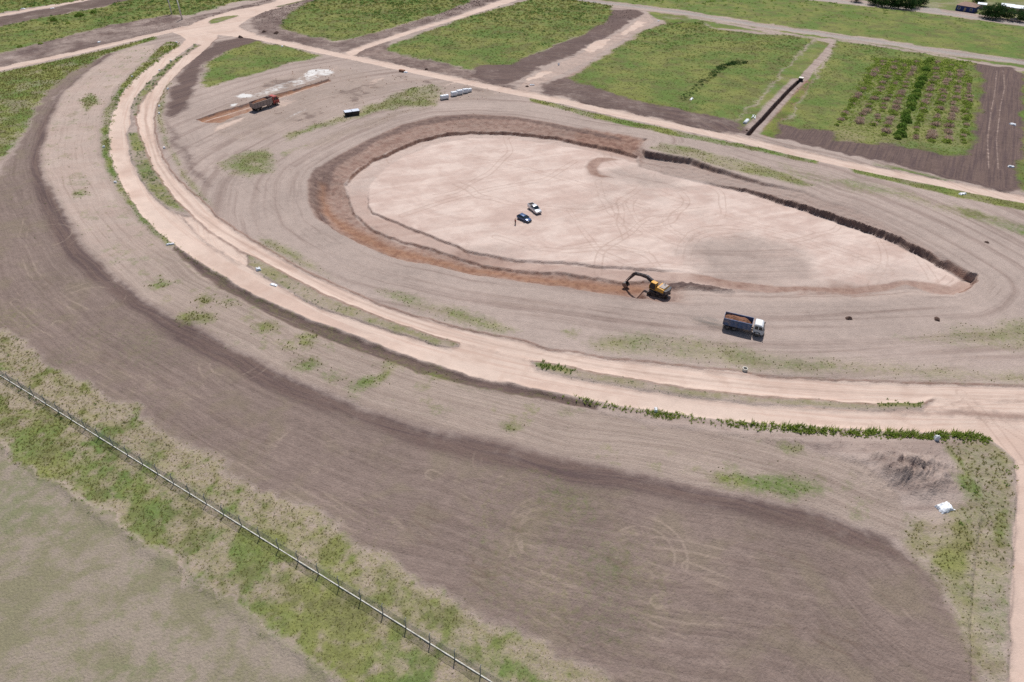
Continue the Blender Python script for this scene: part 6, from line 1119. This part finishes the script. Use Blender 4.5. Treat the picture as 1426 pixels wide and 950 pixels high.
# ------------------------------------------------------------------ poles, container, bales, site bits
for i, (p, lb) in enumerate(zip(DATA['poles'], ('pale concrete pole further from the road junction', 'pale concrete pole at the roadside nearer the junction'))):
    t = empty('utility_pole', (*p, gz(*p))); tag(t, lb, 'pole', 'pale poles beside the junction')
    m = MB(); m.cyl((0, 0, 4.8), .40, 10.6, 'z', 12, .26); m.build('shaft', M_CONC, t, 0, True)
    m = MB(); m.box(-1.0, 1.0, -.06, .06, 9.4, 9.55); m.build('crossarm', M_WOOD, t)
    for x in (-.85, 0, .85): m = MB(); m.cyl((x, 0, 9.66), .05, .2, 'z', 8); m.build('insulator', M_CONC, t)
def skip():
    a, b = Vector((*DATA['skip'][0], 0)), Vector((*DATA['skip'][1], 0)); d = (b - a).normalized(); c = (a + b) / 2 + Vector((-d.y, d.x, 0)) * 1.1
    t = empty('skip_container', (c.x, c.y, gz(c.x, c.y)), math.atan2(d.y, d.x)); tag(t, 'low dark container with pale grey lid on the grass strip', 'container')
    m = MB(); m.hexa([(-2.45, -.95, .15), (2.45, -.95, .15), (2.45, .95, .15), (-2.45, .95, .15), (-2.7, -1.1, 1.5), (2.7, -1.1, 1.5), (2.7, 1.1, 1.5), (-2.7, 1.1, 1.5)]); bd = m.build('body', M_DARKTANK, t, .03)
    for s_ in (-1, 1):
        for x in np.linspace(-2.2, 2.2, 6): m = MB(); m.hexa([(x - .05, s_ * .955, .2), (x + .05, s_ * .955, .2), (x + .05, s_ * 1.03, .2), (x - .05, s_ * 1.03, .2), (x - .05, s_ * 1.10, 1.45), (x + .05, s_ * 1.10, 1.45), (x + .05, s_ * 1.17, 1.45), (x - .05, s_ * 1.17, 1.45)]); m.build('rib', M_DARKTANK, bd)
    for x in (-1.36, 1.36): m = MB(); m.hexa([(x - 1.3, -1.12, 1.52), (x + 1.3, -1.12, 1.52), (x + 1.3, 1.12, 1.52), (x - 1.3, 1.12, 1.52), (x - 1.3, -1.05, 1.6), (x + 1.3, -1.05, 1.6), (x + 1.3, 1.05, 1.72), (x - 1.3, 1.05, 1.72)]); m.build('lid', M_LIDGREY, t, .02)
    for y in (-.6, .6): m = MB(); m.box(-2.3, 2.3, y - .08, y + .08, 0, .148); m.build('skid', M_CHASSIS, t)
skip()
def crumple(sx, sy, sz, seed, n=12):
    m = MB(); r = random.Random(seed); vs_ = []; fs_ = []
    for j in range(n + 1):
        for i in range(n + 1):
            u, v = i / n * 2 - 1, j / n * 2 - 1; e = max(0, 1 - max(abs(u), abs(v)) ** 6)
            k = .55 + .9 * float(vnoise(np.array([u * 2.3 + seed * 3.1]), np.array([v * 2.3]), seed)[0])
            vs_.append((u * sx / 2 * (1 + .12 * r.uniform(-1, 1)), v * sy / 2 * (1 + .12 * r.uniform(-1, 1)), max(-.05, e ** .5 * sz * k + r.uniform(-.06, .06) * sz)))
    for j in range(n):
        for i in range(n): a = j * (n + 1) + i; fs_.append((a, a + 1, a + n + 2, a + n + 1))
    m.add(vs_, fs_); return m
BALE_ANG = R(30)
for i, (p, lb, dims) in enumerate(zip(DATA['bales'], ('large white plastic-wrapped bale standing apart on the grass', 'white wrapped bale at the near end of the bale row', 'white wrapped bale second in the bale row', 'white wrapped bale third in the bale row', 'white wrapped bale at the far end of the bale row'), ((3.2, 1.5, 1.6), (2.2, 1.5, 1.7), (2.2, 1.6, 1.8), (2.0, 1.5, 1.75), (1.5, 1.3, 1.3)))):
    t = empty('wrapped_bale', (*p, gz(*p)), BALE_ANG); tag(t, lb, 'bale', 'white wrapped bales by the straight dirt road')
    m = MB(); sx, sy, sz = dims; n = 14; rr = random.Random(i)
    out = [(sy / 2 * math.copysign(abs(math.cos(a)) ** .55, math.cos(a)), sz / 2 + sz / 2 * math.copysign(abs(math.sin(a)) ** .55, math.sin(a))) for a in [2 * math.pi * k / n for k in range(n)]]
    vs_ = []; st_ = [-.5, -.46, -.3, -.12, .05, .22, .38, .46, .5]
    for x in st_:
        s_ = .86 if abs(x) == .5 else 1.0
        vs_ += [(x * sx, y * s_ * (1 + rr.uniform(-.05, .05)), sz / 2 + (z - sz / 2) * s_ * (1 + rr.uniform(-.04, .04)) + .08) for y, z in out]
    fs_ = [tuple(range(n)), tuple(range(len(vs_) - 1, len(vs_) - n - 1, -1))] + [(n * a + k, n * a + (k + 1) % n, n * a + n + (k + 1) % n, n * a + n + k) for a in range(len(st_) - 1) for k in range(n)]
    m.add(vs_, fs_); m.build('wrapping', M_PLASTIC, t, 0, True)
    for x in (-.35 * sx, 0, .35 * sx): m = MB(); m.box(x - .08, x + .08, -sy / 2, sy / 2, 0, .1); m.build('pallet_board', M_WOOD, t)
    for x in (-.2 * sx, .2 * sx): m = MB(); m.box(x - .03, x + .03, -sy * .36, sy * .36, sz + .075, sz + .10); m.build('strap', M_CHASSIS, t)
for i, (p, lb, dm) in enumerate(zip(DATA['debris'], ('crumpled heap of white plastic sheets beside the ploughed field end', 'white bag standing against the tall weed row', 'white sheet lying at the edge of the outer lane', 'rounded white sack on the median near the crossover', 'torn white sheets at the lane edge below the median', 'low white lime heap at the end of the orange cutting'), ((2.5, 1.6, .45), (.8, .7, .9), (1.9, .6, .3), (1.1, .9, .6), (1.9, .8, .22), (4.6, 2.4, .5)))):
    if i == 5: continue
    m = crumple(*dm, 11 + i); o = m.build('plastic_sheet' if i != 1 else 'sack', M_PLASTIC, None, 0, i in (1, 3)); o.location = (*p, gz(*p) + .02); o.rotation_euler.z = R((20, 0, 20, 30, -25, 58)[i]); tag(o, lb, 'plastic sheet' if i not in (1, 3) else 'sack')
# pipes by the trench
p = Vector(DATA['pipes'][0]); t = empty('pipe_bundle', (p.x, p.y, gz(*p)), R(59)); tag(t, 'short bundle of white plastic pipes beside the trench', 'pipes')
for k, (y, z) in enumerate(((-.45, .16), (-.13, .16), (.19, .16), (.5, .16), (-.29, .43), (.03, .43), (.35, .43))): m = MB(); m.cyl((0, y, z), .155, 4.2, 'x', 12); m.build('pipe', M_PLASTIC, t, 0, True)
p = Vector(DATA['pipes'][1]); t = empty('pipe_bundle', (p.x, p.y, gz(*p)), R(72)); tag(t, 'loose crossed white pipes behind the pipe bundle', 'pipes')
for k, (a, y) in enumerate(((0, -.4), (.25, .1), (-.2, .5))): m = MB(); m.cyl((0, 0, .13 + .02 * k), .12, 4.0, 'x', 10); o = m.build('pipe', M_PLASTIC, t, 0, True); o.rotation_euler.z = a; o.location = (0, y, .1 * k)
p = DATA['trench_box'][0]; t = empty('trench_shaft', (*p, gz(*p) * 0 + .0), R(59)); tag(t, 'dark shaft box with pale lid at the far end of the trench', 'shaft box')
m = MB(); m.box(-.9, .9, -.8, .8, -.8, 1.5); m.build('shaft', M_DARKTANK, t, .03); m = MB(); m.box(-1.0, 1.0, -.9, .9, 1.505, 1.62); m.build('lid', M_CONC, t, .02)
p = DATA['brickpallet'][0]; t = empty('brick_pallet', (*p, gz(*p)), R(-25)); tag(t, 'pallet of brown bricks with a white sheet beside the dirt road', 'pallet')
for y in (-.5, 0, .5): m = MB(); m.box(-1.3, 1.3, y - .06, y + .06, 0, .12); m.build('pallet_board', M_WOOD, t)
for k in range(3):
    for j in range(5): m = MB(); m.box(-1.25 + j * .5, -.78 + j * .5, -.55, .55, .125 + k * .24, .355 + k * .24); m.build('brick_layer', M_BRICK, t, .01)
m = crumple(1.6, 1.2, .35, 77); o = m.build('sheet', M_PLASTIC, t); o.location = (1.9, -.2, 0)
p = DATA['ring'][0]; t = empty('concrete_ring', (*p, gz(*p))); tag(t, 'small concrete pipe ring at the edge of the inner lane', 'concrete ring')
m = MB(); n = 18
ro = [(.5 * math.cos(6.2832 * i / n), .5 * math.sin(6.2832 * i / n)) for i in range(n)]; ri = [(x * .78, y * .78) for x, y in ro]
m.add([(x, y, 0) for x, y in ro] + [(x, y, .62) for x, y in ro] + [(x, y, .62) for x, y in ri] + [(x, y, .02) for x, y in ri], [(i, (i + 1) % n, n + (i + 1) % n, n + i) for i in range(n)] + [(n + i, n + (i + 1) % n, 2 * n + (i + 1) % n, 2 * n + i) for i in range(n)] + [(2 * n + i, 2 * n + (i + 1) % n, 3 * n + (i + 1) % n, 3 * n + i) for i in range(n)])
m.build('ring', M_CONC, t); m = MB(); m.cyl((0, 0, .1), .38, .1, 'z', 18); m.build('inner_soil', M_CLODM, t)
clod_lb = ('dark soil lump left of centre on the haul road below the pit', 'dark soil lump on the haul road below the pit tip', 'brown soil lump on bare ground beyond the pit tip', 'dark soil heap at the corner of the nearest green plot', 'brown soil heap on the verge beside the nearest green plot', 'dark mound of soil just below the road junction', 'small dark lump on the roadside of the straight dirt road', 'dark lump beside the white pipes', 'dark lump at the foot of the half built branch road')
for i, (p, lb) in enumerate(zip(DATA['clods'], clod_lb)):
    s_ = (1.5, 1.6, 1.2, 2.4, 2.6, 2.6, 1.6, 1.2, 1.4)[i]; m = MB(); vs_, fs_ = heap_mesh(9, 7, s_, s_ * .7, s_ * .36, 60 + i, -.05); m.add(vs_, fs_); o = m.build('soil_lump', M_CLODM, None, 0, False); o.location = (*p, gz(*p)); o.rotation_euler.z = i * 1.1; tag(o, lb, 'soil lump', 'soil lumps on the site')
_o = ['first', 'second', 'third', 'fourth', 'fifth', 'sixth', 'seventh', 'eighth', 'ninth', 'tenth', 'eleventh', 'twelfth', 'thirteenth', 'fourteenth', 'fifteenth', 'sixteenth', 'seventeenth', 'eighteenth', 'nineteenth']
ORD = _o + [w for tn, th in (('twenty', 'twentieth'), ('thirty', 'thirtieth'), ('forty', 'fortieth'), ('fifty', 'fiftieth')) for w in [th] + [tn + '-' + q_ for q_ in _o[:9]]]
for i, p in enumerate(DATA['blocks']):
    m = MB(); a = .27; m.hexa([(-a * 1.5, -a, -.05), (a * 1.5, -a, -.05), (a * 1.5, a, -.05), (-a * 1.5, a, -.05), (-a * 1.3, -a * .8, .5), (a * 1.3, -a * .85, .46), (a * 1.3, a * .8, .5), (-a * 1.3, a * .85, .52)])
    o = m.build('concrete_block', M_PLASTIC, None, .04); o.location = (*p, gz(*p)); o.rotation_euler.z = .4 * i
    tag(o, 'small white block, %s from the junction %s' % ((ORD[i], 'along the inner lane') if i < 7 else (ORD[i - 7], 'along the outer lane verge')), 'block', 'white blocks along the boulevard')
bit_lb = ('white scrap on dark soil beside the top left dirt road', 'white scrap on the soil just right of the top left road', 'white scrap on the soil band above the left dirt road', 'white scrap on the dark soil plot, upper one', 'white scrap on the dark soil plot, lower one', 'pale slab on the grass strip below the straight road', 'pale slab at the foot of the weed line in the green plot', 'white scrap beside the straight road near the junction', 'white marker on the half built branch road', 'pale board at the foot of the half built branch road', 'white scrap at the top of the half built branch road', 'white scrap in the tall weed row')
for i, (p, lb) in enumerate(zip(DATA['bits'], bit_lb)):
    m = crumple(*((2.2, 1.2, .3), (2.2, 1.2, .25), (1.6, .9, .3), (2.2, 1.2, .4), (1.8, 1.1, .4), (2.4, 1.0, .3), (2.6, .9, .3), (1.2, .8, .4), (.8, .6, .8), (2.0, .8, .3), (1.5, .8, .3), (1.2, .6, .5))[i], 30 + i, 8)
    o = m.build('scrap_sheet', M_PLASTIC, None); o.location = (*p, gz(*p) + .03); o.rotation_euler.z = i * .7; tag(o, lb, 'scrap', 'white scraps lying about the site')

# ------------------------------------------------------------------ planted shrub rows
def shrub_mesh(name, k, rad, hgt, leaf, mat, seed, twigs=0):
    T_, ti = clumps(np.zeros((1, 3)), (rad, rad), hgt, k, leaf, seed)
    if twigs:
        T2_, ti2 = blades(np.zeros((1, 3)), (rad * 1.0, rad * 1.1), .05, twigs, seed + 1, 1.3); T_ = np.concatenate([T_, T2_]); ti = np.concatenate([ti, ti2])
    n = len(T_); me = mesh_from(name, T_.reshape(-1, 3), np.arange(n * 3).reshape(-1, 3), False)
    at = me.attributes.new('tint', 'FLOAT_VECTOR', 'POINT'); at.data.foreach_set('vector', np.repeat(ti, 3, 0).astype(np.float32).ravel()); me.materials.append(mat); return me
DEADS = [shrub_mesh('withered_crown', 170, 1.35, .62, .17, M_DEAD, 300 + i, 60) for i in range(4)]
GREENS = [shrub_mesh('shrub_crown', 150, 1.2, .7, .22, M_ROW, 320 + i) for i in range(3)]
HEDGES = [shrub_mesh('hedge_crown', 330, 1.8, .85, .2, M_WEED, 330 + i) for i in range(3)]
STEM = MB(); STEM.bar((0, 0, -.1), (0, 0, .7), .07); stem0 = STEM.build('stem', M_WOOD); stem_me = stem0.data; bpy.data.objects.remove(stem0)
def plant(name, cat, lb, grp, crown, p, s_, sz=1.0):
    t = empty(name, (p[0], p[1], gz(p[0], p[1])), random.uniform(0, 6.28)); t.scale = (s_, s_, s_ * sz); tag(t, lb, cat, grp)
    for nm, me in (('crown', crown), ('stem', stem_me)): o = bpy.data.objects.new(nm, me); C.objects.link(o); o.parent = t
ROWN = ['first', 'second', 'third', 'fourth', 'fifth', 'sixth', 'seventh', 'eighth']
for ri, (ax, ay, bx, by) in enumerate(DATA['crop_rows']):
    n = int(math.hypot(bx - ax, by - ay) / 2.9)
    for k in range(n):
        f_ = (k + random.uniform(-.3, .3)) / n; x, y = ax + (bx - ax) * f_ + random.uniform(-.6, .6), ay + (by - ay) * f_ + random.uniform(-.4, .4)
        g = random.random() < (.6 if ri in (1, 2, 7) else .42)
        if g: plant('green_shrub', 'shrub', 'leafy green shrub, %s plant from the dirt road in the %s planted row' % (ORD[k], ROWN[ri]), 'green shrubs in the planted rows', random.choice(GREENS), (x, y), random.uniform(.7, 1.5))
        else: plant('withered_shrub', 'shrub', 'withered brown shrub, %s plant from the dirt road in the %s planted row' % (ORD[k], ROWN[ri]), 'withered shrubs in the planted rows', random.choice(DEADS), (x, y), random.uniform(.7, 1.45), random.uniform(.7, 1.2))
ax, ay, bx, by = DATA['hedge_row'][0]; n = 30
for k in range(n):
    f_ = (k + .5) / n; plant('hedge_shrub', 'shrub', 'dense dark green shrub, %s from the dirt road in the hedge row' % ORD[k], 'dark shrubs of the hedge row', random.choice(HEDGES), (ax + (bx - ax) * f_ + random.uniform(-.7, .7), ay + (by - ay) * f_ + random.uniform(-.5, .5)), random.uniform(.65, 1.25), random.uniform(.75, 1.25))
wlp = np.array(DATA['weedline'], float); dd_, aa_, _, _ = seg_dist(fx, fy, wlp, False)
T1, t1 = clumps(scatter((1 - sstep(np.abs(dd_ - .9), .3, .9)) * (dd_ < 3), .8, 41), (.45, 1.1), .9, 26, .3, 41)
tri_object('weeds', T1, t1, M_TREE, 'double line of dark weeds across the green plot', 'weeds')
cw_ = W('crop', 1.0)
T1, t1 = clumps(scatter(cw_ * (.3 + midn2), .9, 42), (.3, 1.2), .7, 14, .38, 42)
tri_object('weeds', T1, t1, M_ROW, 'green weeds between the planted shrub rows', 'weeds')
for i, p in enumerate(DATA['shrubs_plot']):
    plant('field_shrub', 'shrub', ('dark shrub on the grass strip below the left dirt road' if i == 5 else 'dark shrub, %s from the left in the long grass plot behind the poles' % ORD[sorted([k_ for k_ in range(len(DATA['shrubs_plot'])) if k_ != 5], key=lambda q_: DATA['shrubs_plot'][q_][0]).index(i)]), 'dark shrubs in the far grass', random.choice(GREENS + HEDGES[:1]), p, random.uniform(.9, 1.3))

# ------------------------------------------------------------------ far houses and trees
def tree_meshes(seed, h):
    r = np.random.default_rng(seed); tr = MB(); tr.cyl((0, 0, h * .22), .22, h * .44, 'z', 8, .14); tips = []
    for i in range(7):
        a = i * 2.4 + seed; e = (math.cos(a) * h * .28, math.sin(a) * h * .28, h * (.26 + .07 * i)); tr.bar((0, 0, h * (.15 + .03 * i)), e, .06, 5); tips.append(e)
    tips += [(0, 0, h * .72), (h * .1, 0, h * .6), (h * .2, 0, h * .25), (-h * .2, h * .1, h * .22), (0, -h * .22, h * .24), (0, h * .2, h * .3)]
    T_, ti = clumps(np.array(tips) - [0, 0, h * .14], (h * .2, h * .32), .95, 190, .15, seed); return tr, T_, ti
TREES = []
for s_ in range(4):
    tr, T_, ti = tree_meshes(400 + s_, 6.5); o = tr.build('trunk', M_WOOD); tme = o.data; bpy.data.objects.remove(o)
    n = len(T_); me = mesh_from('crown', T_.reshape(-1, 3), np.arange(n * 3).reshape(-1, 3), False); at = me.attributes.new('tint', 'FLOAT_VECTOR', 'POINT'); at.data.foreach_set('vector', np.repeat(ti, 3, 0).astype(np.float32).ravel()); me.materials.append(M_TREE); TREES.append((tme, me))
tl = sorted(range(len(DATA['trees'])), key=lambda i: DATA['trees'][i][0])
tl_lb = {}
for i, p in enumerate(DATA['trees']):
    tme, cme = TREES[i % 4]; t = empty('tree', (*p, gz(*p) if abs(p[0]) < 48 + .69 * p[1] and p[1] < 478 else -.1), i * 1.3); k = (1.1, 1.4, 1.5, 1.55, 1.5, 1.4, 1.3, 1.2, 1.3, 1.5, 1.2, 1.1, 1.0, 1.2, 1.3)[i]; t.scale = (k, k, k)
    tag(t, 'dark leafy tree, %s from the left along the far street' % ORD[tl.index(i)], 'tree', 'trees along the far street')
    for nm, me in (('trunk', tme), ('crown', cme)): o = bpy.data.objects.new(nm, me); C.objects.link(o); o.parent = t
M_BWALL = simple_mat('blue_house_wall', lin(62, 74, 128, .9), .8, 0, .12, .8, .2); M_ROOFB = simple_mat('brown_roof', lin(168, 140, 126, .9), .9, 0, .15, .6, .1); M_ROOFW = simple_mat('white_metal_roof', lin(232, 236, 240), .5, .1, .05, .5, .3); M_CREAM = simple_mat('cream_wall', lin(198, 186, 166, .9), .9, 0, .1, .6, .1)
def house(c, ang, lx, ly, hw_, hr, label, wm, rm, name='house', flat=False):
    t = empty(name, (c[0], c[1], gz(*c) if c[1] < 478 else -.1), ang); tag(t, label, 'house' if name == 'house' else 'shed')
    m = MB(); m.box(-lx / 2, lx / 2, -ly / 2, ly / 2, -.3, hw_); w_ = m.build('wall', wm, t)
    a, b = lx / 2 + .4, ly / 2 + .4; m = MB()
    if flat: m.hexa([(-a, -b, hw_ + .01), (a, -b, hw_ + .01), (a, b, hw_ + .01), (-a, b, hw_ + .01), (-a, -b, hw_ + .14), (a, -b, hw_ + .14), (a, b, hw_ + .14 + hr), (-a, b, hw_ + .14 + hr)])
    else: m.add([(-a, -b, hw_ + .01), (a, -b, hw_ + .01), (a, b, hw_ + .01), (-a, b, hw_ + .01), (-a * .45, 0, hw_ + hr), (a * .45, 0, hw_ + hr)], [(3, 2, 1, 0), (0, 1, 5, 4), (1, 2, 5), (2, 3, 4, 5), (3, 0, 4)])
    rf = m.build('roof', rm, t); m = MB(); m.box(lx * .2, lx * .2 + .5, .4, .9, hw_ + .1, hw_ + hr + .6); 
    if not flat: m.build('chimney', M_BRICK, rf)
    m = MB(); m.box(-.5, .5, -ly / 2 - .06, -ly / 2 - .003, -.1, 2.1); m.build('door', M_WOOD, t)
    for x in (-lx * .33, lx * .33):
        m = MB(); m.box(x - .7, x + .7, -ly / 2 - .05, -ly / 2 - .003, .9, 2.1); f_ = m.build('window', M_WHITE, t); m = MB(); m.box(x - .6, x + .6, -ly / 2 - .07, -ly / 2 - .052, 1.0, 2.0); m.build('pane', M_GLASS, f_)
    return t
a, b = Vector(DATA['house_blue'][0]), Vector(DATA['house_blue'][1]); d = (b - a).normalized(); c = (a + b) / 2 + Vector((-d.y, d.x)) * 4
house((c.x, c.y), math.atan2(d.y, d.x), (b - a).length, 7.5, 2.9, 1.7, 'blue walled house with brown roof at the street corner', M_BWALL, M_ROOFB)
for p, lb, dm in zip(DATA['sheds'], ('small white roofed shed between blue house and trees', 'white flat roofed shed among the far trees', 'long pale roofed house at the top right corner'), ((4.0, 4.0, 2.4, .3), (6.0, 6.0, 2.8, .4), (9.0, 7.0, 2.8, .4))):
    house((p[0], p[1] + 2), R(-31), dm[0], dm[1], dm[2], dm[3], lb, M_CREAM, M_ROOFW, 'shed' if dm[0] < 8 else 'house', True)

# ------------------------------------------------------------------ dust behind the moving lorry
def dust():
    t = NT('dust_air'); t.n.remove(t.b); pv_ = t.n.new('ShaderNodeVolumePrincipled'); pv_.inputs['Color'].default_value = (.86, .76, .68, 1); pv_.inputs['Anisotropy'].default_value = .2
    g = t.n.new('ShaderNodeTexCoord').outputs['Object']; ln = t.n.new('ShaderNodeVectorMath'); ln.operation = 'LENGTH'; t.l.new(g, ln.inputs[0])
    f_ = t.ss(ln.outputs['Value'], 1.0, .1); nz = t.ss(t.noise(g, 2.2, 4, .6), .38, .68)
    t.put(pv_.inputs['Density'], t.math('MULTIPLY', t.math('MULTIPLY', f_, nz), 1.1)); t.l.new(pv_.outputs[0], t.out.inputs['Volume'])
    bm = bmesh.new(); bmesh.ops.create_icosphere(bm, subdivisions=3, radius=1.0); me = bpy.data.meshes.new('dust'); bm.to_mesh(me); bm.free(); me.materials.append(t.m)
    o = bpy.data.objects.new('dust', me); C.objects.link(o); p = Vector((*DATA['blue'][0], 0)); d = (Vector((*DATA['blue'][1], 0)) - p).normalized(); c = p - d * 3.0 + Vector((-d.y, d.x, 0)) * .6
    o.location = (c.x, c.y, gz(c.x, c.y) + .5); o.rotation_euler.z = math.atan2(d.y, d.x); o.scale = (6.0, 2.2, 1.5); tag(o, 'faint dust trailing behind the blue tipper truck', 'dust', None, 'stuff')
dust()
